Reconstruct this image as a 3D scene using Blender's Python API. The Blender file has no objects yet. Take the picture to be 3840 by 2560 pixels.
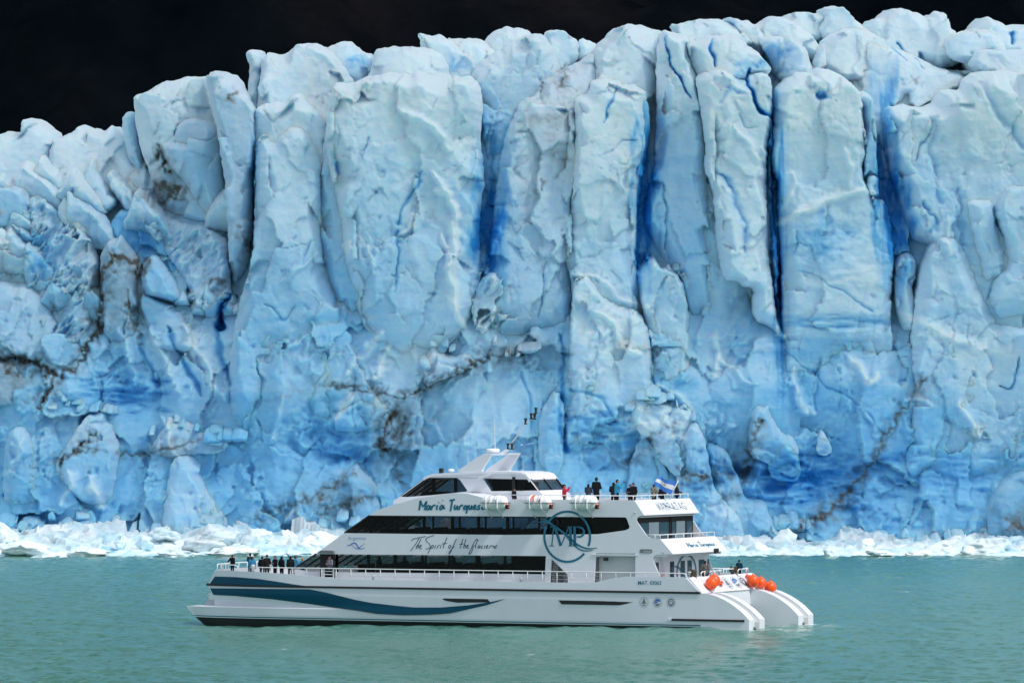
import bpy, bmesh, math, random
import numpy as np
from mathutils import Vector, Matrix
scene = bpy.context.scene
COL = scene.collection
R = math.radians

# ------------------------------------------------------------------ camera
F, CX, HZ, CAMH = 21000.0, 1920.0, 1510.0, 13.8     # focal length in photo pixels, horizon row, eye height
cam_d = bpy.data.cameras.new('camera'); cam = bpy.data.objects.new('camera', cam_d); COL.objects.link(cam)
cam.location = (0, 0, CAMH); cam.rotation_euler = (R(90), 0, 0)
cam_d.sensor_width = 36.0; cam_d.lens = 36.0 * F / 3840.0
cam_d.shift_y = (HZ - 1280.0) / 3840.0
cam_d.clip_start = 1.0; cam_d.clip_end = 12000.0
scene.camera = cam

# ------------------------------------------------------------------ light
SUN = Vector((1.35, -1.0, 2.0)).normalized()      # towards the sun: behind the viewer, to the right
elev = math.asin(SUN.z); azim = math.atan2(SUN.x, SUN.y)
world = bpy.data.worlds.new('World'); scene.world = world; world.use_nodes = True
wn = world.node_tree; bg = wn.nodes['Background']
sky = wn.nodes.new('ShaderNodeTexSky'); sky.sky_type = 'NISHITA'; sky.sun_disc = False
sky.sun_elevation = elev; sky.sun_rotation = azim; sky.air_density = 1.0; sky.dust_density = 2.5; sky.ozone_density = 1.0
ctc = wn.nodes.new('ShaderNodeTexCoord'); cn = wn.nodes.new('ShaderNodeTexNoise'); cn.inputs['Scale'].default_value = 2.5; cn.inputs['Detail'].default_value = 6
wn.links.new(ctc.outputs['Generated'], cn.inputs['Vector'])
cr = wn.nodes.new('ShaderNodeMapRange'); cr.inputs[1].default_value = .35; cr.inputs[2].default_value = .6; cr.inputs[3].default_value = .25; cr.inputs[4].default_value = .85
wn.links.new(cn.outputs[0], cr.inputs[0])
cm = wn.nodes.new('ShaderNodeMix'); cm.data_type = 'RGBA'; cm.inputs[7].default_value = (4.5, 4.9, 5.6, 1)      # thin cloud over the blue
wn.links.new(cr.outputs[0], cm.inputs[0]); wn.links.new(sky.outputs[0], cm.inputs[6])
wn.links.new(cm.outputs[2], bg.inputs[0]); bg.inputs[1].default_value = 0.15
sd = bpy.data.lights.new('sun', 'SUN'); sd.energy = 2.75; sd.angle = R(4.0); sd.color = (1.0, 0.965, 0.93)
so = bpy.data.objects.new('sun', sd); COL.objects.link(so)
so.rotation_euler = SUN.to_track_quat('Z', 'Y').to_euler()
scene.view_settings.view_transform = 'Standard'; scene.view_settings.look = 'None'
scene.view_settings.gamma = 1.0; scene.view_settings.exposure = 0.0
scene.render.engine = 'CYCLES'
scene.cycles.max_bounces = 10; scene.cycles.diffuse_bounces = 5; scene.cycles.transparent_max_bounces = 16

# ------------------------------------------------------------------ helpers
def tag(o, label=None, cat=None, group=None, kind=None):
    if label: o['label'] = label
    if cat: o['category'] = cat
    if group: o['group'] = group
    if kind: o['kind'] = kind
    return o

def node_mat(name, base=(.8, .8, .8), rough=.5, metal=0., spec=.5):
    m = bpy.data.materials.new(name); m.use_nodes = True
    b = m.node_tree.nodes['Principled BSDF']
    b.inputs['Base Color'].default_value = (*base, 1); b.inputs['Roughness'].default_value = rough
    b.inputs['Metallic'].default_value = metal; b.inputs['Specular IOR Level'].default_value = spec
    return m, m.node_tree, b

def nz(nt, scale, detail=4, rough=.5, vec=None, mapscale=None):
    t = nt.nodes.new('ShaderNodeTexNoise'); t.inputs['Scale'].default_value = scale
    t.inputs['Detail'].default_value = detail; t.inputs['Roughness'].default_value = rough
    c = nt.nodes.new('ShaderNodeTexCoord'); src = c.outputs['Object']
    if mapscale:
        mp = nt.nodes.new('ShaderNodeMapping'); mp.inputs['Scale'].default_value = mapscale
        nt.links.new(src, mp.inputs[0]); src = mp.outputs[0]
    nt.links.new(src, t.inputs['Vector'])
    return t

def ramp(nt, src, stops):
    r = nt.nodes.new('ShaderNodeValToRGB'); e = r.color_ramp.elements
    while len(e) < len(stops): e.new(.5)
    for k, (p, c) in zip(e, stops): k.position = p; k.color = (*c, 1) if len(c) == 3 else c
    nt.links.new(src, r.inputs[0]); return r

def mixc(nt, fac, a, b, mode='MIX'):
    m = nt.nodes.new('ShaderNodeMix'); m.data_type = 'RGBA'; m.blend_type = mode
    for i, v in ((0, fac), (6, a), (7, b)):
        if isinstance(v, (int, float)): m.inputs[i].default_value = v
        elif isinstance(v, tuple): m.inputs[i].default_value = (*v, 1)
        else: nt.links.new(v, m.inputs[i])
    return m.outputs[2]

def mathn(nt, op, a, b=None, clamp=False):
    m = nt.nodes.new('ShaderNodeMath'); m.operation = op; m.use_clamp = clamp
    for i, v in ((0, a), (1, b)):
        if v is None: continue
        if isinstance(v, (int, float)): m.inputs[i].default_value = v
        else: nt.links.new(v, m.inputs[i])
    return m.outputs[0]

def bump(nt, b, h, strength, dist):
    n = nt.nodes.new('ShaderNodeBump'); n.inputs['Strength'].default_value = strength
    n.inputs['Distance'].default_value = dist
    nt.links.new(h, n.inputs['Height']); nt.links.new(n.outputs[0], b.inputs['Normal']); return n

def np_mesh(name, V, Q, T=None, mat=None, smooth=True, attrs=None, parent=None):
    """mesh object from numpy verts, quads and triangles"""
    me = bpy.data.meshes.new(name)
    Q = np.asarray(Q, np.int32).reshape(-1, 4); T = np.zeros((0, 3), np.int32) if T is None else np.asarray(T, np.int32).reshape(-1, 3)
    V = np.asarray(V, np.float32)
    me.vertices.add(len(V)); me.vertices.foreach_set('co', V.ravel())
    loops = np.concatenate([Q.ravel(), T.ravel()]).astype(np.int32)
    tot = np.concatenate([np.full(len(Q), 4), np.full(len(T), 3)]).astype(np.int32)
    start = np.concatenate([[0], np.cumsum(tot)[:-1]]).astype(np.int32)
    me.loops.add(len(loops)); me.loops.foreach_set('vertex_index', loops)
    me.polygons.add(len(tot)); me.polygons.foreach_set('loop_start', start); me.polygons.foreach_set('loop_total', tot)
    if smooth: me.polygons.foreach_set('use_smooth', np.ones(len(tot), bool))
    me.update(calc_edges=True); me.validate()
    if attrs is not None:
        a = me.color_attributes.new('tint', 'FLOAT_COLOR', 'POINT')
        c = np.ones((len(V), 4), np.float32); c[:, :attrs.shape[1]] = attrs
        a.data.foreach_set('color', c.ravel())
    if mat: me.materials.append(mat)
    o = bpy.data.objects.new(name, me); COL.objects.link(o)
    if parent: o.parent = parent
    return o

# numpy noise ----------------------------------------------------------
_rng = np.random.RandomState(7)
_P = _rng.permutation(512).astype(np.int64); _P = np.concatenate([_P, _P])
_G = _rng.uniform(0, 2 * np.pi, 512)
def _h(ix, iy, s): return _P[(_P[(ix + s * 37) & 511] + iy) & 511]
def pn(x, y, s=0):
    ix = np.floor(x).astype(np.int64); iy = np.floor(y).astype(np.int64); fx = x - ix; fy = y - iy
    u = fx * fx * fx * (fx * (fx * 6 - 15) + 10); v = fy * fy * fy * (fy * (fy * 6 - 15) + 10)
    def g(a, b):
        t = _G[_h(ix + a, iy + b, s)]; return np.cos(t) * (fx - a) + np.sin(t) * (fy - b)
    return 1.5 * ((g(0, 0) * (1 - u) + g(1, 0) * u) * (1 - v) + (g(0, 1) * (1 - u) + g(1, 1) * u) * v)
def fbm(x, y, s=0, o=4, gain=.5):
    r = 0; a = 1.
    for k in range(o):
        c, d = math.cos(k * 1.1 + .5), math.sin(k * 1.1 + .5); f = 2.03 ** k     # rotate every octave: no lattice pattern
        r = r + a * pn((x * c - y * d) * f + k * 17.3, (x * d + y * c) * f, s + k); a *= gain
    return r
def facet(x, y, s=0):
    """broken, chiselled relief: every Voronoi cell is a tilted plane"""
    ix = np.floor(x).astype(np.int64); iy = np.floor(y).astype(np.int64)
    bd = np.full(x.shape, 9.); out = np.zeros(x.shape); bd2 = np.full(x.shape, 9.)
    for a in (-1, 0, 1):
        for b in (-1, 0, 1):
            h = _h(ix + a, iy + b, s); px = ix + a + .1 + .8 * ((h * 73) % 512) / 512.; py = iy + b + .1 + .8 * ((h * 151) % 512) / 512.
            dx = x - px; dy = y - py; d = dx * dx + dy * dy
            t = _G[h]; val = (np.cos(t) * dx + np.sin(t) * dy) * 1.3 + ((h * 29) % 512) / 512. - .5
            m = d < bd; bd2 = np.where(m, bd, np.minimum(bd2, d)); out = np.where(m, val, out); bd = np.where(m, d, bd)
    return out, np.sqrt(bd2) - np.sqrt(bd)
# ------------------------------------------------------------------ ice material
def ice_material(name, snow, mid, deep, rough=.55, sss=0.0):
    m, nt, b = node_mat(name, snow, rough, spec=.35)
    at = nt.nodes.new('ShaderNodeAttribute'); at.attribute_name = 'tint'
    sp = nt.nodes.new('ShaderNodeSeparateColor'); nt.links.new(at.outputs['Color'], sp.inputs[0])
    n1 = nz(nt, .10, 6, .6, mapscale=(1, 1, .7)); n2 = nz(nt, 1.1, 5, .65, mapscale=(1, 1, 2.2)); n3 = nz(nt, .5, 4, .6, mapscale=(.3, .3, 2.2))
    f = mathn(nt, 'ADD', sp.outputs[0], mathn(nt, 'MULTIPLY', mathn(nt, 'SUBTRACT', n1.outputs[0], .5), .7))
    f = mathn(nt, 'ADD', f, mathn(nt, 'MULTIPLY', mathn(nt, 'SUBTRACT', n2.outputs[0], .5), .24))
    f = mathn(nt, 'ADD', f, mathn(nt, 'MULTIPLY', mathn(nt, 'SUBTRACT', n3.outputs[0], .5), .30), True)
    rc = ramp(nt, f, [(0.0, snow), (.5, mid), (1.0, deep)])
    # silt and mud: grains broken up by noise
    n4 = nz(nt, 2.2, 6, .75)
    dfac = mathn(nt, 'MULTIPLY', sp.outputs[1], mathn(nt, 'ADD', mathn(nt, 'MULTIPLY', n4.outputs[0], 1.3), .15), True)
    col = mixc(nt, dfac, rc.outputs[0], (.12, .12, .105))
    nt.links.new(col, b.inputs['Base Color'])
    nf = nz(nt, 2.6, 8, .62); nt2 = nz(nt, .9, 3, .5, mapscale=(1, 1, .5))
    hh = mathn(nt, 'ADD', nf.outputs[0], mathn(nt, 'MULTIPLY', nt2.outputs[0], .8))
    bump(nt, b, hh, .45, .11)
    if sss:
        b.inputs['Subsurface Weight'].default_value = sss; b.inputs['Subsurface Radius'].default_value = (.12, .55, 1.0)
        b.inputs['Subsurface Scale'].default_value = 1.2
    return m
ICE = ice_material('glacier ice', (.74, .895, .98), (.25, .61, .87), (.025, .30, .70), sss=.7)
BRASH = ice_material('floating ice', (.86, .93, .95), (.62, .83, .90), (.28, .60, .74), .45)

# ------------------------------------------------------------------ relief map (photo-pixel layout, metres of relief)
G0X, G0Y, GS = -120., -60., 4.0
GW, GH = int(4100 / GS), int(2260 / GS)
GXX, GYY = np.meshgrid(G0X + np.arange(GW) * GS, G0Y + np.arange(GH) * GS)
M_D = np.zeros((GH, GW)); M_B = np.zeros((GH, GW)); M_M = np.zeros((GH, GW))
def _seg(px, py, a, b):
    dx, dy = b[0] - a[0], b[1] - a[1]; L = dx * dx + dy * dy + 1e-9
    t = np.clip(((px - a[0]) * dx + (py - a[1]) * dy) / L, 0, 1)
    return np.hypot(px - a[0] - t * dx, py - a[1] - t * dy), t
def stroke(pts, width, depth=0, blue=0, mud=0, soft=1.0, jit=5, js=26.):
    pts = chaikin(np.array(pts, float), 2, False)
    xs, ys = pts[:, 0], pts[:, 1]; W = width * 2.2
    x0 = max(int((xs.min() - W - 10 - G0X) / GS), 0); x1 = min(int((xs.max() + W + 10 - G0X) / GS) + 1, GW)
    y0 = max(int((ys.min() - W - 10 - G0Y) / GS), 0); y1 = min(int((ys.max() + W + 10 - G0Y) / GS) + 1, GH)
    if x1 <= x0 or y1 <= y0: return
    gx, gy = GXX[y0:y1, x0:x1], GYY[y0:y1, x0:x1]
    jx = gx + jit * fbm(gx / js, gy / js, 11, 3, .4); jy = gy + jit * fbm(gx / js, gy / js, 23, 3, .4)
    best = np.full(gx.shape, 1e9); n = len(pts) - 1; tt = np.zeros(gx.shape)
    for i in range(n):
        d, t = _seg(jx, jy, pts[i], pts[i + 1]); m = d < best; best = np.where(m, d, best); tt = np.where(m, (i + t) / n, tt)
    w = width * (.35 + .65 * np.sqrt(np.clip(4 * tt * (1 - tt), 0, 1))) * (1 + .5 * fbm(gx / 40, gy / 40, 5, 2))
    k = np.exp(-(best / np.maximum(w * .6, 1)) ** 2 * soft)
    M_D[y0:y1, x0:x1] += depth * k; M_B[y0:y1, x0:x1] += blue * k; M_M[y0:y1, x0:x1] += mud * k
def blob(x, y, rx, ry, depth=0, blue=0, mud=0):
    x0 = max(int((x - 2 * rx - G0X) / GS), 0); x1 = min(int((x + 2 * rx - G0X) / GS) + 1, GW)
    y0 = max(int((y - 2 * ry - G0Y) / GS), 0); y1 = min(int((y + 2 * ry - G0Y) / GS) + 1, GH)
    if x1 <= x0 or y1 <= y0: return
    gx, gy = GXX[y0:y1, x0:x1], GYY[y0:y1, x0:x1]
    jx = gx + rx * .75 * fbm(gx / rx * 1.5, gy / ry * 1.5, 31, 4); jy = gy + ry * .75 * fbm(gx / rx * 1.5, gy / ry * 1.5, 41, 4)
    k = np.exp(-(((jx - x) / rx) ** 2 + ((jy - y) / ry) ** 2) * 1.3)
    M_D[y0:y1, x0:x1] += depth * k; M_B[y0:y1, x0:x1] += blue * k; M_M[y0:y1, x0:x1] += mud * k
def samp(M, px, py):
    fx = np.clip((px - G0X) / GS, 0, GW - 1.01); fy = np.clip((py - G0Y) / GS, 0, GH - 1.01)
    ix = fx.astype(int); iy = fy.astype(int); u = fx - ix; v = fy - iy
    k = ((px > G0X) & (px < G0X + GW * GS) & (py < G0Y + GH * GS)).astype(float)
    return k * ((M[iy, ix] * (1 - u) + M[iy, ix + 1] * u) * (1 - v) + (M[iy + 1, ix] * (1 - u) + M[iy + 1, ix + 1] * u) * v)
def chaikin(p, n=2, closed=True):
    for _ in range(n):
        if closed: q = np.roll(p, -1, 0); p = np.stack([p * .78 + q * .22, p * .22 + q * .78], 1).reshape(-1, 2)
        else:
            a, b = p[:-1], p[1:]; c = np.stack([a * .75 + b * .25, a * .25 + b * .75], 1).reshape(-1, 2); p = np.vstack([p[:1], c, p[-1:]])
    return p

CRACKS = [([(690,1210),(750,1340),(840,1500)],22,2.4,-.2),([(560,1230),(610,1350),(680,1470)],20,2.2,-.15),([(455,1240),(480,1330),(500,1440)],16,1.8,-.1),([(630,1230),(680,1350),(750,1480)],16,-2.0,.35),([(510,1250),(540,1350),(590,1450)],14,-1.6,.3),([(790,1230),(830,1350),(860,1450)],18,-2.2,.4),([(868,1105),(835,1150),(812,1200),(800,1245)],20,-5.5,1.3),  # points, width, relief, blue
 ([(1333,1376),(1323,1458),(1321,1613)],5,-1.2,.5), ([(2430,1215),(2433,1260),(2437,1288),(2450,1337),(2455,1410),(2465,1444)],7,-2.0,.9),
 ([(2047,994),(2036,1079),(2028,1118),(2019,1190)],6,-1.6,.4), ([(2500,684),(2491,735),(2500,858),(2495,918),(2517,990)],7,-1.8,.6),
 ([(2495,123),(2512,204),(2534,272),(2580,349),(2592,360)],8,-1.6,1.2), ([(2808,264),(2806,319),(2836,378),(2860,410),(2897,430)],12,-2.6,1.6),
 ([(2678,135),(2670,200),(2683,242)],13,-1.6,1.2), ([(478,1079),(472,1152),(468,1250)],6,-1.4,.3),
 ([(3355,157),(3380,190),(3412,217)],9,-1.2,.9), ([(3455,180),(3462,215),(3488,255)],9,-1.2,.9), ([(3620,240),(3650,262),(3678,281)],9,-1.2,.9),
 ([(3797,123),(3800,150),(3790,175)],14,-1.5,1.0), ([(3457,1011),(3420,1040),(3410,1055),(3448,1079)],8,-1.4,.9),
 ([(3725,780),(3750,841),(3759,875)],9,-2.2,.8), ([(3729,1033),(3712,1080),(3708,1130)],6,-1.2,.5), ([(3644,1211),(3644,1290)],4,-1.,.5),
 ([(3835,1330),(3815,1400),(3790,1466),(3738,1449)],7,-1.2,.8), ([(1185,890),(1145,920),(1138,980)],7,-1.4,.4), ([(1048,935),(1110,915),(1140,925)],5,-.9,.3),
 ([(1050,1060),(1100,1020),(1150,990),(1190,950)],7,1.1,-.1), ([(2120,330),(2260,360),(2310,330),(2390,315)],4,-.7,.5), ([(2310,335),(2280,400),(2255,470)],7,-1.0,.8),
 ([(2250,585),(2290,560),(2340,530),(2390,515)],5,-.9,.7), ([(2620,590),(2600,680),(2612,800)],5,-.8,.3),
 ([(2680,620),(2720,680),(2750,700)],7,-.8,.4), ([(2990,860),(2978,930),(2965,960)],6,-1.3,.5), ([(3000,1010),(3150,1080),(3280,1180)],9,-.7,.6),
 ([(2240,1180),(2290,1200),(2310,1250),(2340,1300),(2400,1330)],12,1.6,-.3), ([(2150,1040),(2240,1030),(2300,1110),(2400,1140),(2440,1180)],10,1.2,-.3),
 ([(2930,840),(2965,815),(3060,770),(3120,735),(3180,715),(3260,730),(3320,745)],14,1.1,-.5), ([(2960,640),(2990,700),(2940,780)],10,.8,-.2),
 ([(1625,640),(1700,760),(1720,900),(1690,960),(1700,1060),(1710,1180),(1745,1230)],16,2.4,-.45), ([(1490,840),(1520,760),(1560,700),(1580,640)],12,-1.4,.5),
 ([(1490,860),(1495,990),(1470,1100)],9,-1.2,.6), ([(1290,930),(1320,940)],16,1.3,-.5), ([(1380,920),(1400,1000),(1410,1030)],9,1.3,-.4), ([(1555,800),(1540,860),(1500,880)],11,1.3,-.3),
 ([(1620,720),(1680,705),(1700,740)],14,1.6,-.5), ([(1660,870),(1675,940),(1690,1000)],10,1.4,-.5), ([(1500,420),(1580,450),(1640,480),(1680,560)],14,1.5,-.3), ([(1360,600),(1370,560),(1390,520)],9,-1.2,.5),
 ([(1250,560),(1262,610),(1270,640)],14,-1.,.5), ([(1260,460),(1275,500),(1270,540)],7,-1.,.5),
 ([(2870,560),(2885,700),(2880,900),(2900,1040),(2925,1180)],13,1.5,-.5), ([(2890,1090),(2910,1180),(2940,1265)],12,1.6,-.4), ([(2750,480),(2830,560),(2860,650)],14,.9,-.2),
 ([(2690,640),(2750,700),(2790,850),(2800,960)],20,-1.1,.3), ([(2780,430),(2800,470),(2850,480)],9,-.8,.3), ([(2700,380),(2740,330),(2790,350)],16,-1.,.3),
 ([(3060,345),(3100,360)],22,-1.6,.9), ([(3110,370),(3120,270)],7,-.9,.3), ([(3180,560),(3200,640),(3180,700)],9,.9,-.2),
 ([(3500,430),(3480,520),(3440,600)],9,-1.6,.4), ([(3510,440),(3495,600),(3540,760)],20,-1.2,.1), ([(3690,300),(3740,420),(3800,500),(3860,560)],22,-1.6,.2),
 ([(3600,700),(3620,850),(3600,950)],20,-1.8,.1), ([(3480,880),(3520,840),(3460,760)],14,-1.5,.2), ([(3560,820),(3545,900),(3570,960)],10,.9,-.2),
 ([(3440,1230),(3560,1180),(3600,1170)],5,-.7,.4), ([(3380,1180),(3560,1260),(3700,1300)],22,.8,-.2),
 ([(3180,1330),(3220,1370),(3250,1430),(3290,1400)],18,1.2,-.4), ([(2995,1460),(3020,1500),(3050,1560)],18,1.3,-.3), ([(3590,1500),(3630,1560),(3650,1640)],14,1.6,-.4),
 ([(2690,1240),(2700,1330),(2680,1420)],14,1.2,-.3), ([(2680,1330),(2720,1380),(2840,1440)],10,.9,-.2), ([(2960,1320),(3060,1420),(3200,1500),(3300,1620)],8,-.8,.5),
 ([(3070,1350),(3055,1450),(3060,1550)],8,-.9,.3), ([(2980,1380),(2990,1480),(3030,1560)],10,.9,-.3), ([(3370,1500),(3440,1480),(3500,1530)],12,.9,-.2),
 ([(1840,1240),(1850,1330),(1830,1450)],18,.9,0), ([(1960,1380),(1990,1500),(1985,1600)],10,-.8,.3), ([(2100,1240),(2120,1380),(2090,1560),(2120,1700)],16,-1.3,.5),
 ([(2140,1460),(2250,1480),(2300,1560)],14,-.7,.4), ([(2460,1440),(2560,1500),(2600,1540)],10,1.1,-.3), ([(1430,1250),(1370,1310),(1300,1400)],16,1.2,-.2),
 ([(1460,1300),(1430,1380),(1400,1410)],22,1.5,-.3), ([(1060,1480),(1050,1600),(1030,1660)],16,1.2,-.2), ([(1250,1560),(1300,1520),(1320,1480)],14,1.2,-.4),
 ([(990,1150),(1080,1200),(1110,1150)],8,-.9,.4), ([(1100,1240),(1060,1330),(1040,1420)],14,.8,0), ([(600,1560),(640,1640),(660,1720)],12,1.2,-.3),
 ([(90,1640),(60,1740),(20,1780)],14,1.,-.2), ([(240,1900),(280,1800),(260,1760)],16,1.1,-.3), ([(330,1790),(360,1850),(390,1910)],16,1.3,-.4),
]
MUD = [  # points, width, mud, relief
 ([(3471,1414),(3424,1478),(3325,1611),(3279,1698),(3273,1733)],13,1.0,-.5), ([(3273,1733),(3233,1786),(3175,1844),(3093,1931),(3018,1965),(2966,1994)],17,1.3,-.7),
 ([(2850,1570),(2844,1582),(2821,1669),(2797,1762),(2790,1800)],17,1.1,-.3), ([(2540,1790),(2600,1786),(2660,1792),(2760,1780)],16,.6,-.3),
 ([(2545,1584),(2501,1603),(2457,1628),(2423,1662)],7,1.0,-.4), ([(1960,1320),(1861,1332),(1784,1361),(1725,1390),(1629,1424),(1595,1458),(1551,1477)],13,1.3,-.8),
 ([(1551,1477),(1483,1492),(1425,1473),(1367,1458),(1304,1453),(1241,1436)],10,1.1,-.5), ([(1241,1436),(1168,1458),(1047,1492),(950,1516)],18,.35,0),
 ([(1480,1530),(1473,1560),(1435,1623),(1430,1676),(1450,1700)],14,1.1,-1.2), ([(1500,1560),(1500,1640),(1470,1720),(1500,1800)],34,.45,-.9),
 ([(1330,1768),(1250,1822),(1183,1865),(1115,1885),(950,1943)],12,.9,-.4), ([(1400,1855),(1318,1885),(1250,1909),(1183,1928)],11,.8,-.3),
 ([(357,1618),(307,1668),(263,1701),(203,1745)],9,1.4,-.8), ([(285,1690),(384,1687)],6,1.0,-.4), ([(750,1650),(631,1679),(581,1695),(494,1706),(440,1700)],10,1.1,-.4),
 ([(-40,1339),(71,1339),(132,1361),(181,1388),(192,1426),(181,1470),(148,1536)],15,1.8,-1.4), ([(192,1404),(263,1388),(302,1350),(307,1311),(340,1251),(370,1200)],16,1.6,-1.2),
 ([(20,1350),(22,1400)],10,1.0,0), ([(60,1350),(62,1420)],10,.8,0), ([(100,1360),(110,1410)],10,.9,0), ([(2125,245),(2104,327)],9,.8,-.3),
 ([(2070,578),(2100,590),(2130,595)],12,.5,0), ([(1940,460),(1990,440),(2080,445),(2150,430)],16,.35,0), ([(2028,670),(2030,720)],7,.8,-.4),
 ([(600,545),(606,595),(625,640)],20,1.2,-1.0), ([(540,700),(600,690),(680,720)],30,.9,-.4), ([(560,740),(640,750),(680,700)],18,.9,-.3), ([(395,1010),(430,965),(470,960),(508,985),(505,1030)],16,1.8,-.4),
 ([(385,1010),(375,1080),(372,1180),(360,1260)],14,1.3,-.5), ([(535,1040),(545,990),(560,960)],10,1.3,-.3), ([(800,1062),(840,1055),(852,1065)],18,1.2,-.3),
 ([(850,370),(870,352),(895,353)],9,1.3,-.2), ([(480,1140),(500,1200),(520,1300)],12,.8,-.3), ([(905,860),(915,900),(925,930)],12,.9,-.4), ([(0,690),(60,695),(100,712)],8,.5,0),
 ([(180,1150),(200,1160),(210,1190)],14,.9,-.2), ([(720,420),(735,415)],8,.7,0), ([(1220,390),(1190,370)],12,.5,-.3), ([(3440,310),(3450,295)],12,.7,-.2), ([(3226,150),(3230,180)],6,.6,0),
 ([(2790,1850),(2740,1862),(2700,1868)],12,.7,0), ([(1960,1260),(2080,1300),(2150,1330)],22,.4,0), ([(3450,1450),(3490,1400)],14,.6,0), ([(3860,1990),(3780,1960)],22,.8,-.3),
 ([(2330,1745),(2400,1700),(2460,1660)],12,.55,0), ([(2540,1760),(2580,1775),(2650,1790)],10,.8,0),
]
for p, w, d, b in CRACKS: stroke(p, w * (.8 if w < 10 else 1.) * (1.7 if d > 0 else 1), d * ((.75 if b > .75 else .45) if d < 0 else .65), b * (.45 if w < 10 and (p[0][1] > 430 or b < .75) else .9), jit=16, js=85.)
for p, w, m, d in MUD:
    stroke(p, w * .8, d * .5, 0, m * .55, jit=18); stroke(p, w * 3.4, d * .2, 0, min(m, .9) * .46, jit=34)
for b_ in [(1835,850,60,190,0,1.3),(1840,560,60,150,0,.5),(2425,780,42,240,0,1.3),(2402,760,20,260,0,.4),(2925,900,22,420,0,1.2),(2898,620,16,320,0,.5),(3330,640,50,320,0,1.1),(3380,860,45,150,0,1.2),
  (520,880,80,90,-.3,.35),(155,1000,50,60,-.6,.5),(130,900,60,30,0,.5),(3100,1205,220,24,-.5,.6),(3060,1300,300,60,-.4,.35),(2960,1790,260,90,-2.2,.85),(2700,1760,60,120,-1,.5),(3100,1480,320,60,0,.3),
  (3520,1780,260,70,-.8,.4),(1230,1640,140,120,-1.6,.6),(450,1480,190,60,-1.2,.6),(2230,1600,110,60,-1,.5),(3340,1620,150,120,0,.3),(3200,1900,300,90,-.6,.3),(2300,1700,150,80,-.6,.4),
  (3060,900,110,90,-.5,.4),(2790,250,60,40,0,.5),(2900,210,60,60,-1,.6),(1700,250,60,40,0,.4),(950,640,14,200,-1,.5),(1340,225,40,30,0,.5),(1250,1210,200,80,0,.2),
  (2330,1250,140,100,0,-.2),(3200,1040,110,60,.4,-.1),(2480,1600,110,70,.8,-.45),(1700,1600,180,120,0,-.1),(3700,1300,180,90,0,-.2),(250,1600,90,60,.5,-.2),(2720,1900,60,60,.4,-.4)]:
    blob(b_[0], b_[1], b_[2], b_[3], b_[4], b_[5] * (.6 if b_[1] > 1150 else .9))
for b_ in [(1750,1520,330,260),(2250,1420,150,300),(1150,1350,250,200),(2700,1350,120,160),(3600,1400,200,160)]: blob(b_[0], b_[1], b_[2], b_[3], 0, -.13)
for b_ in [(1490,1620,110,150,.42),(440,1100,80,120,.35),(2300,1720,120,40,.3),(60,1410,110,60,.3),(1250,1870,150,60,.3),(2080,560,90,120,.2),(600,700,70,60,.35),(1850,1340,120,40,.3),(2060,1350,120,60,.3),(3120,1900,120,50,.35),(3820,1950,80,60,.4),(2750,1720,90,70,.3),(400,1650,90,50,.25),(640,1690,120,35,.3),(900,800,40,260,.16),(120,880,80,50,.15)]:
    blob(b_[0], b_[1], b_[2], b_[3], 0, 0, b_[4])
# ------------------------------------------------------------------ glacier front
YW = 560.0
def sdist(px, py, poly):
    best = np.full(px.shape, 1e9); nx = np.zeros(px.shape); ny = np.zeros(px.shape); ins = np.zeros(px.shape, bool)
    n = len(poly)
    for i in range(n):
        a = poly[i]; b = poly[(i + 1) % n]; dx, dy = b - a; L = dx * dx + dy * dy + 1e-9
        t = np.clip(((px - a[0]) * dx + (py - a[1]) * dy) / L, 0, 1); qx = a[0] + t * dx; qy = a[1] + t * dy
        d = (px - qx) ** 2 + (py - qy) ** 2; m = d < best
        best = np.where(m, d, best); nx = np.where(m, qx, nx); ny = np.where(m, qy, ny)
        c = ((a[1] > py) != (b[1] > py)) & (px < (b[0] - a[0]) * (py - a[1]) / ((b[1] - a[1]) + 1e-12) + a[0]); ins ^= c
    return np.sqrt(best), nx, ny, ins

def base_depth(px, py):
    cx = np.array([-150, 200, 450, 700, 850, 950, 1200, 1500, 1850, 2150, 2430, 2700, 2930, 3330, 3600, 3950.])
    ry = np.array([-100, 400, 700, 900, 1100, 1300, 1500, 1700, 1900, 2120.])
    T = np.array([[30]*16, [28,28,26,24,22,18,16,15,14,13,13,13,12,14,14,15], [20,19,18,17,15,12,9,9,8.5,8,8,8,7.5,8,7,7],
        [14,14,12,12,12,8,6,6,5.5,5,5.5,5,5,5.5,4,4], [7,7,8,7,8,6,4,4,4,4,6,5,8,6,2,2], [2,3,3,3,2,0,-1,-1,-1,-1,-1,1,1,1,-2,-2],
        [1,1,2,1,0,-1,-2,-2,-1.5,-2,-2,-1,-1,-1,-3,-3], [0,0,0,0,-1,-1,-2,-1,-2,-2.5,-2,-1,0,-1,-3.5,-4], [-2,-2,-2,-2,-3,-3,-4,-3,-4,-4,-4,-3,-2,-3,-5,-6],
        [-5]*16], float)
    def ax(v, a):
        i = np.clip(np.searchsorted(a, v) - 1, 0, len(a) - 2); t = (v - a[i]) / (a[i + 1] - a[i]); t = np.clip(t, 0, 1); return i, t * t * (3 - 2 * t)
    i, u = ax(px, cx); j, v = ax(py, ry)
    return (T[j, i] * (1 - u) + T[j, i + 1] * u) * (1 - v) + (T[j + 1, i] * (1 - u) + T[j + 1, i + 1] * u) * v

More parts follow.
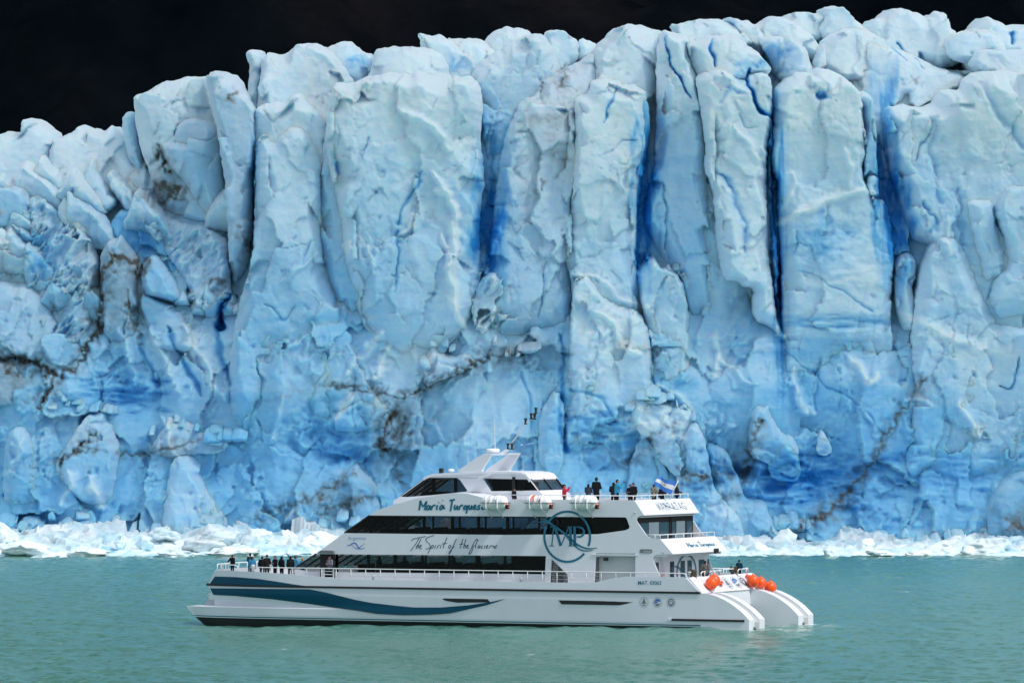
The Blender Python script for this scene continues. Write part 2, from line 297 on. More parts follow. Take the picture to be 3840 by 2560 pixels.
def relief(X, Z, s, rough):
    o = s * 13.7
    wx = X + .9 * fbm(X / 3., Z / 4., s + 3, 3); wz = Z + .9 * fbm(X / 3., Z / 4., s + 9, 3)
    f1, e1 = facet(wx / 5.5 + o, wz / 9.5, s); f2, e2 = facet(wx / 2.1 + o, wz / 3.2, s + 5); f3, e3 = facet(wx / .7 + o, wz / .8, s + 8)
    mk = np.clip(.35 + 1.1 * fbm(X / 6. + o, Z / 6., s + 4, 3), 0, 1); mk2 = np.clip(fbm(X / 4. + o, Z / 4., s + 12, 4) * 1.6 - .1, 0, 1)
    r = 1.1 * fbm(X / 9. + o, Z / 17., s, 3)
    r = r + rough * (1.75 * f1 + .8 * mk * f2 + .32 * mk2 * f3)
    if rough > .55:      # collapsed ice: sharp diagonal ridges
        a = (X * .6 + Z * .8); b = (X * .8 - Z * .6)
        q = 1 - np.abs(fbm(b / 2.6 + o, a / 6.5, s + 21, 4, .55)) * 1.5; r = r + ((rough - .45) * 4.2 if rough > .88 else 1.0 * mk2) * np.clip(q, -.3, 1) ** 2 * np.sign(q)
    r = r + .16 * mk * fbm(X / 1.3 + o, Z / 4., s + 2, 4) + .11 * fbm(X / 1.6, Z / 1.5, s + 6, 5, .6)
    r = r - .5 * np.clip(fbm(X / 1.3 + o, Z / 1.1, s + 17, 2) - .62, 0, 1) * 3 * mk
    return r

def ice_piece(name, poly, d, Rm=2.2, Tm=3.5, rough=.5, tilt=0., vt=0., blue=0., mud=0., seed=0, parent=None, step=5., back=12., base=None, smooth_n=2, jit=4.0, sink=0.):
    poly = chaikin(np.array(poly, float), 1)
    # densify, then roughen the outline
    out = []
    for i in range(len(poly)):
        a, b = poly[i], poly[(i + 1) % len(poly)]; n = max(int(np.hypot(*(b - a)) / 7), 1)
        for k in range(n): out.append(a + (b - a) * k / n)
    poly = np.array(out); q = poly.copy()
    q[:, 0] += jit * fbm(poly[:, 0] / 22., poly[:, 1] / 30., seed + 1, 4, .6); q[:, 1] += jit * .8 * fbm(poly[:, 0] / 30., poly[:, 1] / 22., seed + 7, 4, .6); poly = q
    if parent is not None and poly[:, 1].min() > 1350 and name != 'ice_wall': Tm *= .5; Rm *= 1.7      # low on the wall: pieces still frozen into it
    x0, x1 = max(poly[:, 0].min(), -440), min(poly[:, 0].max(), 4280); y0, y1 = poly[:, 1].min(), min(poly[:, 1].max(), 2110)
    gx, gy = np.meshgrid(np.arange(x0 - step, x1 + 2 * step, step), np.arange(y0 - step, y1 + 2 * step, step))
    sh = gx.shape; gx = gx.ravel(); gy = gy.ravel()
    D = np.zeros(gx.shape); NX = gx.copy(); NY = gy.copy(); INS = np.zeros(gx.shape, bool)
    for c in range(0, len(gx), 20000):
        s_ = slice(c, c + 20000); D[s_], NX[s_], NY[s_], INS[s_] = sdist(gx[s_], gy[s_], poly)
    ins2 = INS.reshape(sh); cell = ins2[:-1, :-1] | ins2[1:, :-1] | ins2[:-1, 1:] | ins2[1:, 1:]
    idx = np.arange(len(gx)).reshape(sh)
    Q = np.stack([idx[:-1, :-1][cell], idx[1:, :-1][cell], idx[1:, 1:][cell], idx[:-1, 1:][cell]], 1)
    if not len(Q): return None
    px = np.where(INS, gx, NX); py = np.where(INS, gy, NY); s = np.where(INS, D, 0) / 37.5
    Yb = YW + d; X = (px - CX) / F * Yb; Z = CAMH - (py - HZ) / F * Yb
    k = np.clip(s / (Rm * .62 * np.clip(.8 + .8 * facet(X / 3. + seed, Z / 4., seed + 31)[0] + .5 * fbm(X / 5., Z / 7., seed + 31, 3), .15, 1.9)), 0, 1); prof = .45 * (1 - (1 - k) ** 2) + .55 * k ** .8
    cxp = X.mean(); czp = Z.mean()
    yy = Tm * (1 - prof) + tilt * (X - cxp) + vt * (Z - czp)
    if base is not None: yy = yy + base(px, py)
    if sink:
        hgt = (y1 - y0) * sink; yy = yy + 5.5 * np.clip((py - (y1 - hgt)) / hgt, 0, 1) ** 1.6
    e = np.clip(s / .5, 0, 1)
    yy = yy - (relief(X, Z, seed, rough) + samp(M_D, px, py)) * (.35 + .65 * e)
    B = -.05 + .56 * np.clip((py - 150) / 1600., 0, 1) ** .85 + blue + samp(M_B, px, py) - .12 * (1 - k)
    Mu = samp(M_M, px, py) + mud
    V = np.stack([X, Yb + yy, Z], 1)
    # skirt: the rim carried back into the glacier
    e1 = np.concatenate([Q[:, [0, 1]], Q[:, [1, 2]], Q[:, [2, 3]], Q[:, [3, 0]]]); key = np.minimum(e1[:, 0], e1[:, 1]) * len(gx) + np.maximum(e1[:, 0], e1[:, 1])
    uq, inv, cnt = np.unique(key, return_inverse=True, return_counts=True); be = e1[cnt[inv] == 1]
    bv = np.unique(be); mp = -np.ones(len(gx), int); mp[bv] = np.arange(len(bv)); nb = len(bv)
    rows = [V[bv]]; A = np.stack([np.clip(B, -.2, 1.6), np.clip(Mu, 0, 1.4)], 1); allV = [V]; allA = [A]; SQ = []
    prev = bv; base_i = len(gx)
    for r in (1, 2, 3):
        w = V[bv].copy(); w[:, 1] += back * (r / 3.) ** 1.5
        zc = w[:, 2].max(); w[:, 2] += np.where(w[:, 2] > zc - 6, .25 * r, 0) + .25 * fbm(w[:, 0] / 2., w[:, 1] / 2., seed + r, 2)
        allV.append(w); allA.append(A[bv]); cur = base_i + (r - 1) * nb
        a = prev[mp[be[:, 0]]] if r > 1 else be[:, 0]; b = prev[mp[be[:, 1]]] if r > 1 else be[:, 1]
        SQ.append(np.stack([b, a, cur + mp[be[:, 0]], cur + mp[be[:, 1]]], 1)); prev = cur + np.arange(nb)
    V = np.vstack(allV); A = np.vstack(allA); Q = np.vstack([Q] + SQ)
    used = np.unique(Q); mm = -np.ones(len(V), int); mm[used] = np.arange(len(used))
    return np_mesh(name, V[used], mm[Q], None, ICE, True, A[used], parent)

glacier = bpy.data.objects.new('glacier', None); COL.objects.link(glacier); glacier.location = (0, 0, 0)
tag(glacier, 'tall pale blue glacier front of cracked ice pillars rising out of the lake', 'glacier')
ice_piece('ice_wall', [(-700,620),(120,560),(300,540),(500,560),(620,520),(900,420),(1100,330),(1300,300),(1500,240),(1800,230),(2100,230),(2400,220),(2700,170),(3000,170),(3300,170),(3600,220),(4600,200),(4600,2300),(-700,2300)],
          0, 3., 4., .85, seed=1, parent=glacier, base=base_depth, back=25)
S = [  # name, polygon, depth, rim radius, rim depth, roughness, tilt, vertical tilt, blue, mud
 ('ice_peak', [(-60,520),(2,493),(64,495),(62,481),(70,442),(89,435),(128,455),(162,481),(187,508),(200,560),(190,760),(-60,760)], 22, 2,3,.35,.1,.5,-.05,0),
 ('ice_peak', [(165,560),(187,508),(213,504),(259,483),(272,459),(313,481),(327,474),(351,488),(376,484),(398,460),(417,493),(442,510),(468,544),(500,590),(540,620),(560,780),(150,780)], 19, 2,4,.5,-.1,.6,-.1,0),
 ('ice_slab', [(455,422),(495,422),(500,480),(530,600),(530,660),(480,600),(466,545),(453,500)], 18, 1,2,.2,.2,0,.15,0),
 ('ice_pillar', [(488,364),(500,351),(553,330),(595,306),(646,291),(697,282),(753,279),(761,283),(775,330),(800,470),(830,560),(850,860),(760,860),(600,780),(545,620),(525,570),(510,510),(497,440),(495,400)], 12, 3,4,.25,.15,.15,-.05,0),
 ('ice_pillar', [(655,490),(662,460),(690,442),(720,436),(760,448),(790,465),(805,500),(780,560),(640,540)], 9.5, 1,2.5,.3,0,.3,0,.1),
 ('ice_pillar', [(594,545),(620,520),(650,500),(700,498),(770,500),(790,490),(806,500),(820,560),(830,680),(845,840),(785,845),(735,770),(700,700),(660,650),(615,600)], 8, 2.2,4,.25,.25,0,.02,0),
 ('ice_fin', [(763,283),(778,272),(808,267),(834,272),(868,291),(889,308),(902,336),(915,365),(940,395),(952,480),(945,620),(940,760),(935,900),(900,1060),(850,1080),(850,900),(838,700),(820,560),(800,450),(775,350)], 3.5, 1.6,4,.22,.35,0,.0,.12),
 ('ice_fin', [(919,193),(936,183),(978,195),(985,250),(975,400),(915,390),(931,298),(933,242),(921,213)], 20, 1,2,.2,.1,0,-.05,0),
 ('ice_pillar', [(980,193),(1041,200),(1073,189),(1095,164),(1120,152),(1163,155),(1201,170),(1250,200),(1290,250),(1325,300),(1300,460),(1240,560),(1010,540),(960,420),(958,360),(965,300)], 14, 3,4.5,.3,.1,.1,-.05,0),
 ('ice_pillar', [(1190,172),(1239,164),(1290,147),(1320,162),(1350,185),(1375,196),(1393,208),(1400,260),(1380,340),(1250,340),(1180,250)], 22, 2,4,.3,-.3,.2,.05,0),
 ('ice_pillar', [(1394,204),(1409,181),(1439,170),(1473,167),(1524,172),(1554,167),(1576,169),(1610,172),(1645,185),(1670,210),(1680,250),(1695,290),(1690,360),(1370,360),(1372,290),(1392,240)], 12, 2.5,3.5,.3,0,.3,-.05,0),
 ('ice_horn', [(1567,122),(1577,119),(1613,127),(1648,125),(1677,137),(1716,170),(1750,200),(1790,250),(1790,320),(1650,320),(1576,200),(1576,149)], 18, 1.2,3,.3,-.2,.3,.05,0),
 ('ice_horn', [(1670,137),(1716,136),(1771,142),(1816,147),(1870,185),(1850,260),(1760,320),(1700,200)], 24, 2,3,.2,-.1,.5,-.1,0),
 ('ice_peak', [(1812,150),(1826,132),(1864,108),(1900,101),(1938,94),(1964,100),(1991,119),(2030,200),(1820,260),(1800,180)], 26, 1.6,3,.35,0,.4,-.1,0),
 ('ice_pillar', [(1745,300),(1790,235),(1830,200),(1870,175),(1920,150),(1960,130),(1991,119),(2011,115),(2036,121),(2060,145),(2085,180),(2100,230),(2110,260),(2090,420),(2000,700),(1900,1000),(1840,1060),(1800,950),(1790,500)], 9, 3,5,.4,.15,.1,.12,0),
 ('ice_peak', [(2036,121),(2062,111),(2108,103),(2132,119),(2149,138),(2164,142),(2171,153),(2175,210),(2110,280),(2050,220)], 20, 1.5,3,.35,-.2,.3,.05,0),
 ('ice_peak', [(2171,153),(2181,140),(2206,145),(2238,161),(2260,220),(2165,240),(2163,180)], 22, 1,2,.25,.1,.2,0,0),
 ('snow_shoulder', [(1960,380),(2010,345),(2040,280),(2100,262),(2150,235),(2200,200),(2235,180),(2270,260),(2260,440),(2150,480),(1950,450)], 6.5, 2,4,.45,.1,.6,-.15,.22),
 ('ice_pillar', [(1978,360),(2010,370),(2060,385),(2110,385),(2165,410),(2170,560),(2160,700),(2150,850),(2160,1000),(2160,1330),(1830,1330),(1822,1060),(1833,973),(1847,803),(1873,620),(1895,500),(1930,430),(1952,385)], .5, 2.5,4,.5,.1,.15,0,.1),
 ('ice_pillar', [(2200,340),(2208,240),(2238,161),(2262,136),(2283,119),(2302,96),(2347,77),(2389,77),(2449,91),(2495,108),(2510,170),(2490,300),(2450,400),(2440,560),(2330,560),(2230,480)], 8.5, 3.5,5,.4,.12,.25,-.05,0),
 ('ice_pillar', [(2157,375),(2170,360),(2210,350),(2222,305),(2250,293),(2320,300),(2345,320),(2400,315),(2430,345),(2425,400),(2430,450),(2425,520),(2400,640),(2392,720),(2390,860),(2384,980),(2420,1100),(2440,1280),(2140,1280),(2150,1080),(2115,950),(2117,930),(2133,850),(2150,700),(2150,600),(2157,560)], -1, 1.8,4,.45,.12,.05,-.05,0),
 ('ice_spur', [(2413,340),(2437,390),(2447,450),(2440,520),(2420,620),(2408,760),(2400,900),(2390,1020),(2360,1000),(2370,700),(2380,450)], 2.5, 1.8,6,.2,.5,0,.45,0),
 ('ice_pillar', [(2472,175),(2488,130),(2497,108),(2540,122),(2592,148),(2575,165),(2590,215),(2620,290),(2640,400),(2655,520),(2655,700),(2665,900),(2680,1000),(2690,1320),(2570,1320),(2560,1060),(2517,1000),(2490,960),(2461,918),(2430,870),(2415,824),(2427,726),(2453,645),(2462,560),(2460,500),(2470,400),(2464,300)], 3, 1.8,3.5,.4,-.2,0,.05,0),
 ('ice_ledge', [(2572,153),(2600,142),(2640,145),(2680,130),(2720,132),(2780,135),(2885,230),(2900,260),(2860,300),(2720,330),(2640,330),(2590,215)], 3.5, 2,3,.4,0,.4,-.05,0),
 ('ice_pillar', [(2615,300),(2618,285),(2650,258),(2690,243),(2720,248),(2750,262),(2790,290),(2800,272),(2850,258),(2880,262),(2900,290),(2905,420),(2885,560),(2880,700),(2884,800),(2887,960),(2904,1045),(2916,1173),(2945,1272),(2925,1255),(2900,1225),(2878,1215),(2840,1195),(2827,1130),(2844,1075),(2797,1071),(2772,1045),(2717,1045),(2695,918),(2683,765),(2683,705),(2644,620),(2655,560),(2640,450),(2625,350)], -1.5, 1.8,4.5,.38,.12,.03,-.08,0),
 ('ice_spur', [(2885,300),(2908,380),(2908,500),(2902,640),(2912,800),(2925,1000),(2938,1150),(2943,1240),(2910,1150),(2890,900),(2880,600)], 2.2, 1.5,5,.15,.55,0,.55,0),
 ('ice_pillar', [(2922,345),(2935,322),(2960,300),(3010,272),(3045,270),(3060,275),(3075,265),(3120,257),(3170,280),(3215,320),(3238,352),(3248,420),(3262,560),(3240,650),(3290,740),(3329,739),(3345,800),(3359,875),(3363,994),(3352,1088),(3352,1215),(3360,1500),(2950,1500),(2945,1300),(2938,1090),(2938,1000),(2930,860),(2925,740),(2928,680),(2912,640),(2903,600),(2905,500),(2915,440)], -1, 2.2,4,.35,.08,.05,-.08,0),
 ('ice_spur', [(3236,355),(3245,350),(3280,355),(3290,400),(3297,520),(3297,640),(3310,720),(3290,760),(3240,720),(3245,500)], 1.5, 1.2,4,.2,.3,0,.15,0),
 ('ice_lump', [(3255,690),(3262,662),(3280,655),(3298,665),(3302,700),(3300,735),(3255,735)], .5, .6,2,.2,0,0,-.1,0),
 ('ice_slope', [(3200,300),(3215,210),(3228,175),(3228,138),(3260,130),(3330,145),(3400,170),(3480,205),(3560,240),(3650,270),(3690,290),(3560,350),(3420,420),(3410,340),(3400,500),(3430,900),(3400,1100),(3330,1000),(3290,600)], 10.5, 2,4,.35,.05,.45,.0,.03),
 ('ice_peak', [(3255,120),(3278,70),(3291,55),(3321,51),(3346,30),(3363,15),(3397,18),(3435,32),(3497,59),(3520,40),(3563,42),(3569,64),(3574,98),(3591,104),(3599,126),(3640,220),(3500,270),(3300,210)], 22, 1.5,4,.35,-.15,.4,-.02,0),
 ('ice_peak', [(3550,170),(3560,140),(3620,115),(3660,112),(3710,107),(3760,130),(3790,180),(3800,240),(3700,250),(3640,240),(3570,220)], 17, 1.5,3,.3,.1,.3,0,0),
 ('ice_peak', [(3599,126),(3648,113),(3674,91),(3710,57),(3733,57),(3767,72),(3791,88),(3814,84),(4600,70),(4600,260),(3600,220)], 24, 1.5,4,.3,0,.3,0,0),
 ('ice_ledge', [(3645,225),(3660,195),(3675,180),(3740,180),(4600,195),(4600,320),(3700,300),(3650,250)], 12, 1,3,.35,0,.8,-.1,.05),
 ('ice_peak', [(3060,100),(3097,60),(3098,21),(3138,18),(3167,18),(3189,40),(3223,77),(3259,101),(3300,160),(3230,200),(3100,150)], 23, 1.2,3,.3,-.1,.4,-.02,0),
 ('ice_peak', [(2935,70),(2963,45),(3010,39),(3053,47),(3097,54),(3120,140),(3000,180),(2930,110)], 26, 1.2,3,.3,-.1,.4,-.02,0),
 ('ice_slope', [(2790,90),(2814,81),(2848,81),(2878,68),(2912,57),(2944,57),(3000,85),(3050,120),(3095,185),(3080,230),(3000,210),(2900,230),(2830,170)], 18, 2,4,.35,-.1,.4,-.02,0),
 ('ice_slope', [(3050,200),(3110,130),(3150,112),(3200,100),(3270,105),(3340,145),(3330,280),(3200,320),(3070,290)], 15, 2,4,.3,0,.5,-.1,0),
 ('ice_slope', [(2852,137),(2900,127),(2950,125),(3000,145),(3035,180),(3045,230),(3060,300),(3000,320),(2930,300),(2900,220)], 9, 1.5,4,.35,-.1,.3,.0,.03),
 ('ice_block', [(2538,121),(2538,111),(2527,87),(2551,84),(2580,79),(2597,71),(2644,66),(2678,61),(2717,68),(2757,88),(2800,110),(2840,170),(2700,190),(2560,170)], 14, 1.5,3,.35,.1,.3,-.05,0),
 ('ice_horn', [(2726,60),(2751,61),(2780,68),(2814,81),(2850,90),(2900,160),(2850,210),(2790,170),(2757,88),(2746,77)], 16, 1,2.5,.35,-.1,.2,0,.05),
 ('ice_mass', [(3338,440),(3345,408),(3370,397),(3420,400),(3500,400),(3522,395),(3540,365),(3559,336),(3600,340),(3631,336),(3642,315),(3648,298),(3690,275),(3760,265),(4600,250),(4600,1500),(3450,1500),(3425,1250),(3440,1130),(3470,1000),(3500,910),(3440,900),(3414,833),(3393,769),(3376,697),(3354,640),(3350,595),(3342,510)], -.5, 2.6,4.5,.42,-.06,.05,-.05,0),
 ('ice_column', [(3635,760),(3650,748),(3720,745),(3735,770),(3745,830),(3765,900),(3785,950),(3770,1050),(3735,1040),(3705,1130),(3685,1000),(3655,870)], -2.2, 1.5,2.5,.3,.1,0,-.1,0),
 ('ice_column', [(3741,780),(3765,725),(3790,700),(4600,660),(4600,1250),(3800,1240),(3750,1200),(3712,1130),(3735,1040),(3785,1000),(3775,900),(3748,830)], -2.8, 1.5,2.5,.35,.1,0,-.05,0),
 ('ice_mass', [(3493,930),(3530,880),(3600,890),(3650,1000),(3700,1130),(3780,1230),(4600,1260),(4600,1950),(3500,1950),(3380,1800),(3400,1650),(3430,1440),(3425,1250),(3440,1130),(3470,1000)], -3, 2.5,3,.5,.03,0,-.08,0),
 ('ice_lump', [(3368,1010),(3375,970),(3400,950),(3425,952),(3440,970),(3445,1010),(3425,1080),(3445,1150),(3440,1230),(3400,1250),(3370,1180),(3362,1100)], 0, 1.,2.5,.45,.1,0,-.2,0),
 ('ice_pillar', [(945,435),(955,398),(1000,387),(1065,386),(1080,360),(1108,352),(1130,372),(1160,400),(1190,430),(1215,470),(1235,600),(1240,900),(960,900),(943,620)], 4, 2.2,4,.35,.08,.15,-.05,0),
 ('ice_pillar', [(950,560),(955,512),(975,493),(1000,497),(1014,522),(1030,505),(1055,470),(1080,457),(1100,457),(1130,473),(1160,510),(1185,560),(1202,620),(1205,850),(1210,1000),(1280,1150),(1320,1400),(1320,1750),(870,1750),(850,1400),(870,1250),(895,1100),(935,1000),(948,800)], -.5, 2.5,4,.35,.06,.12,0,0),
 ('ice_pillar', [(1201,620),(1196,700),(1190,850),(1195,980),(1240,1100),(1300,1230),(1340,1300),(1370,1230),(1330,700),(1300,500),(1215,480)], 1.5, 1.5,3,.35,-.2,0,.08,0),
 ('ice_pillar', [(1222,400),(1235,340),(1240,318),(1258,305),(1300,312),(1340,300),(1380,285),(1440,268),(1500,270),(1530,280),(1560,262),(1590,275),(1700,285),(1750,283),(1775,290),(1797,320),(1808,375),(1805,450),(1800,520),(1812,600),(1815,680),(1800,760),(1795,850),(1800,960),(1810,1010),(1780,1150),(1740,1300),(1650,1400),(1360,1400),(1354,1215),(1320,1100),(1290,1003),(1282,918),(1269,790),(1243,680),(1225,620),(1212,500)], -2.2, 3.,5,.55,.05,.08,-.05,0),
 ('ice_slab', [(-700,690),(0,690),(60,695),(100,720),(98,800),(75,900),(60,930),(0,850),(-700,800)], 7, 1.2,2.5,.25,.2,0,.08,0),
 ('ice_slope', [(60,760),(110,715),(150,730),(175,762),(230,790),(300,840),(340,900),(370,1000),(362,1180),(330,1300),(200,1300),(100,1200),(-700,1100),(-700,930),(60,930)], 6.5, 2,3,1.05,.05,.5,-.05,0),
 ('ice_horn', [(200,790),(232,722),(250,735),(300,800),(340,860),(330,900),(240,850)], 9, .8,2.5,.35,-.2,.3,-.1,0),
 ('ice_horn', [(300,690),(325,610),(336,585),(360,640),(410,720),(440,760),(400,800),(320,760)], 14, .9,3,.35,-.3,.3,-.02,0),
 ('ice_horn', [(385,660),(405,625),(425,645),(470,690),(520,760),(560,830),(520,840),(440,760)], 12, .9,3,.4,-.2,.3,-.1,0),
 ('ice_slab', [(395,860),(430,790),(470,782),(500,790),(560,830),(620,900),(690,1000),(745,1060),(720,1090),(640,1060),(560,1040),(480,980),(440,930)], 9, 1,2.5,.4,.1,.4,.28,0),
 ('ice_slope', [(480,800),(560,770),(650,830),(760,845),(810,870),(850,900),(860,1000),(870,1150),(740,1180),(700,1060),(600,920)], 7.5, 1.5,2,.9,0,.6,-.05,.03),
 ('ice_pillar', [(368,1000),(370,950),(385,915),(410,903),(430,900),(438,882),(452,900),(475,935),(512,975),(512,1030),(505,1080),(520,1200),(560,1330),(330,1340),(355,1260),(365,1150)], 3.5, 1.5,3.5,.4,.12,.05,.0,.25),
 ('ice_horn', [(520,1060),(522,1010),(535,975),(562,958),(590,985),(620,1020),(645,1055),(662,1090),(677,1125),(650,1142),(600,1130),(540,1110)], 2.5, 1.2,3,.2,-.3,.15,.12,0),
 ('ice_pillar', [(520,1090),(560,1110),(610,1135),(660,1150),(720,1230),(760,1300),(740,1350),(560,1340),(530,1200)], 3, 1.5,2.5,.45,0,.2,.05,.1),
 ('ice_mass', [(-700,1040),(0,1048),(60,1058),(100,1065),(140,1090),(165,1120),(200,1180),(240,1260),(330,1330),(320,1400),(200,1370),(-700,1340)], 2.5, 1.8,3,.6,.05,.4,-.1,.08),
 ('ice_mass', [(-700,1345),(0,1342),(70,1345),(130,1370),(180,1400),(190,1430),(170,1480),(130,1550),(60,1560),(-700,1520)], .5, 1.5,3,.5,.1,.1,-.15,.3),
 ('ice_lump', [(125,1260),(180,1240),(250,1250),(300,1300),(290,1350),(240,1380),(180,1375),(150,1330)], .8, 1.2,3,.3,0,.2,.05,0),
 ('ice_spire', [(200,1745),(235,1690),(265,1640),(300,1580),(330,1555),(358,1560),(380,1548),(388,1575),(410,1600),(425,1650),(445,1690),(430,1760),(420,1860),(370,1900),(300,1880),(240,1830)], -3.5, 1.2,3,.55,.15,.1,-.12,0),
 ('ice_spire', [(640,1740),(650,1715),(690,1710),(720,1730),(745,1760),(735,1790),(790,1870),(860,1960),(850,2010),(600,2010),(620,1850)], -4.5, 1.2,3,.5,.15,.1,-.1,0),
 ('ice_spire', [(560,1690),(600,1620),(640,1575),(700,1590),(740,1630),(800,1640),(860,1660),(830,1700),(740,1700),(640,1720)], -2, .8,2,.75,0,.2,-.2,.1),
 ('ice_spire', [(2805,1700),(2815,1600),(2820,1542),(2850,1518),(2868,1528),(2884,1518),(2892,1560),(2908,1577),(2942,1640),(2971,1640),(2995,1681),(3006,1780),(2960,1790),(2890,1745)], -3.2, .9,2.5,.4,-.1,0,-.1,.05),
 ('ice_spire', [(3064,1700),(3068,1650),(3082,1617),(3096,1630),(3110,1655),(3124,1695),(3095,1712)], -2.4, .6,1.8,.4,-.1,0,-.2,0),
 ('ice_spire', [(2880,1740),(2900,1670),(2950,1650),(2985,1680),(3005,1780),(2990,1810),(2900,1800)], -2.6, .8,2,.45,-.1,0,-.05,0),
 ('ice_column', [(2540,2060),(2540,1740),(2560,1660),(2590,1600),(2620,1600),(2640,1640),(2655,1693),(2664,1760),(2680,1830),(2720,1880),(2774,1936),(2795,2000),(2800,2060)], -7, 1.6,3,.45,-.1,.02,-.1,.08),
 ('ice_fin', [(2650,1700),(2665,1670),(2700,1690),(2725,1700),(2739,1722),(2762,1780),(2775,1800),(2786,1855),(2815,1884),(2873,1890),(2888,1936),(2950,1989),(2960,2060),(2700,2060),(2680,1850)], -5, 1.2,3.5,.4,-.1,0,-.05,.12),
 ('ice_mass', [(3860,1775),(3820,1785),(3766,1820),(3735,1860),(3718,1900),(3705,1990),(3740,2050),(4600,2060),(4600,1700)], -8, 1.8,3,.45,.1,0,.05,.22),
 ('ice_mass', [(2150,1060),(2165,1040),(2200,1022),(2225,1045),(2255,1085),(2300,1110),(2340,1140),(2400,1170),(2440,1250),(2455,1400),(2440,1560),(2300,1750),(2110,1750),(2130,1400)], -3.4, 1.5,3,.6,.05,.08,-.12,0),
 ('ice_mass', [(2385,1030),(2410,1005),(2440,980),(2462,975),(2480,1005),(2520,1010),(2560,1045),(2580,1120),(2590,1200),(2600,1400),(2625,1500),(2520,1540),(2450,1450),(2430,1250)], -.8, 1.3,3,.85,0,.05,-.12,0),
 ('ice_mass', [(2365,1560),(2375,1510),(2400,1490),(2440,1510),(2530,1526),(2598,1545),(2598,1620),(2606,1680),(2660,1773),(2690,1830),(2600,1860),(2500,1750),(2430,1680)], -4.6, 1,2.5,.8,0,.1,-.2,0),
 ('ice_mass', [(2360,1760),(2380,1700),(2400,1650),(2430,1640),(2445,1670),(2470,1680),(2500,1750),(2540,1900),(2400,1950),(2350,1850)], -4.8, 1,2.5,.5,0,.1,-.02,.1),
 ('ice_mass', [(1575,1400),(1595,1337),(1615,1295),(1632,1292),(1650,1325),(1700,1345),(1750,1315),(1790,1365),(1720,1400),(1640,1430),(1595,1465)], -3.6, .8,2,.7,0,.2,-.15,.1),
 ('ice_mass', [(1760,1130),(1800,1060),(1830,1020),(1870,1010),(1960,1100),(1950,1180),(1860,1260),(1790,1300)], -.2, .8,2,1.1,0,.1,-.2,.06),
 ('ice_mass', [(1250,1560),(1330,1500),(1400,1460),(1480,1500),(1470,1560),(1400,1600),(1330,1640),(1260,1620)], -2.6, 1,2,.4,.1,.1,-.05,0),
 ('ice_mass', [(1180,1880),(1250,1820),(1330,1740),(1360,1780),(1420,1830),(1440,1900),(1470,2050),(1100,2050)], -4.2, 1.2,3,.6,.1,.1,-.02,.12),
 ('ice_mass', [(2020,1560),(2090,1450),(2120,1540),(2110,1700),(2140,1850),(2060,1900),(2020,1750)], -3.6, 1.2,2.5,.35,.1,0,-.05,0),
 ('ice_mass', [(20,1640),(60,1600),(110,1640),(140,1760),(150,1960),(20,1960),(5,1800)], -3, 1.5,2.5,.35,.1,0,-.05,0),
]
for i, p in enumerate(S):
    ice_piece(p[0], p[1], p[2], p[3], p[4], p[5], p[6], p[7], p[8], p[9], seed=i * 3 + 4, parent=glacier, back=8 if p[2] < 5 else 14,
              sink=0 if (p[0] in ('ice_spur', 'ice_spire', 'ice_lump') or p[3:5] == (1.8, 4.5) or p[2] < -4.9) else (.22 if p[2] < 6 else 0))

# jagged shards tumbled down the left slope, and rubble along ledges and at the foot of the wall
rs = np.random.RandomState(11)
def shard(x, y, w, h, lean, d, seed, blue, rough=.45, mud=0.):
    u = rs.uniform
    if y < 1250: P = [(-1, .9), (-.75, u(-.1, .3)), (-.45, u(-.5, -.1)), (u(-.2, .15), -1), (u(.2, .4), u(-.7, -.3)), (u(.55, .8), u(-.1, .3)), (1.05, .95)]
    else:
        A = np.sort(u(0, 2 * np.pi, rs.randint(5, 8))); P = [(math.cos(a) * u(.7, 1.05), math.sin(a) * u(.7, 1.05)) for a in A]
    poly = [(x + w * p[0] - lean * h * .5 * p[1], y + h * p[1]) for p in P]
    ice_piece('ice_shard', poly, d, .7, min(w, h) / 37.5 * .8, rough, u(-.35, .1), u(.2, .5), blue, mud, seed, glacier, 4.5, 3.5, jit=3., sink=.7 if y < 1250 else .5)
L_ = []
for k in range(26):
    x = rs.uniform(10, 850); y = rs.uniform(560 + max(0, 120 - x * .2), 1240)
    if 500 < x < 800 and y < 760: continue
    if 360 < x < 700 and y > 900: continue
    L_.append((y, x, k))
for y, x, k in sorted(L_):
    s_ = rs.uniform(.7, 1.0) ** 2 * 2.6
    shard(x, y, 46 * s_ * rs.uniform(.7, 1.5), 50 * s_, rs.uniform(-1.3, -.2), float(np.interp(y, [560, 760, 1000, 1240], [14, 8.5, 5.4, 2.6])) - rs.uniform(0, 1.6), 200 + k, rs.uniform(-.22, .12), .7)
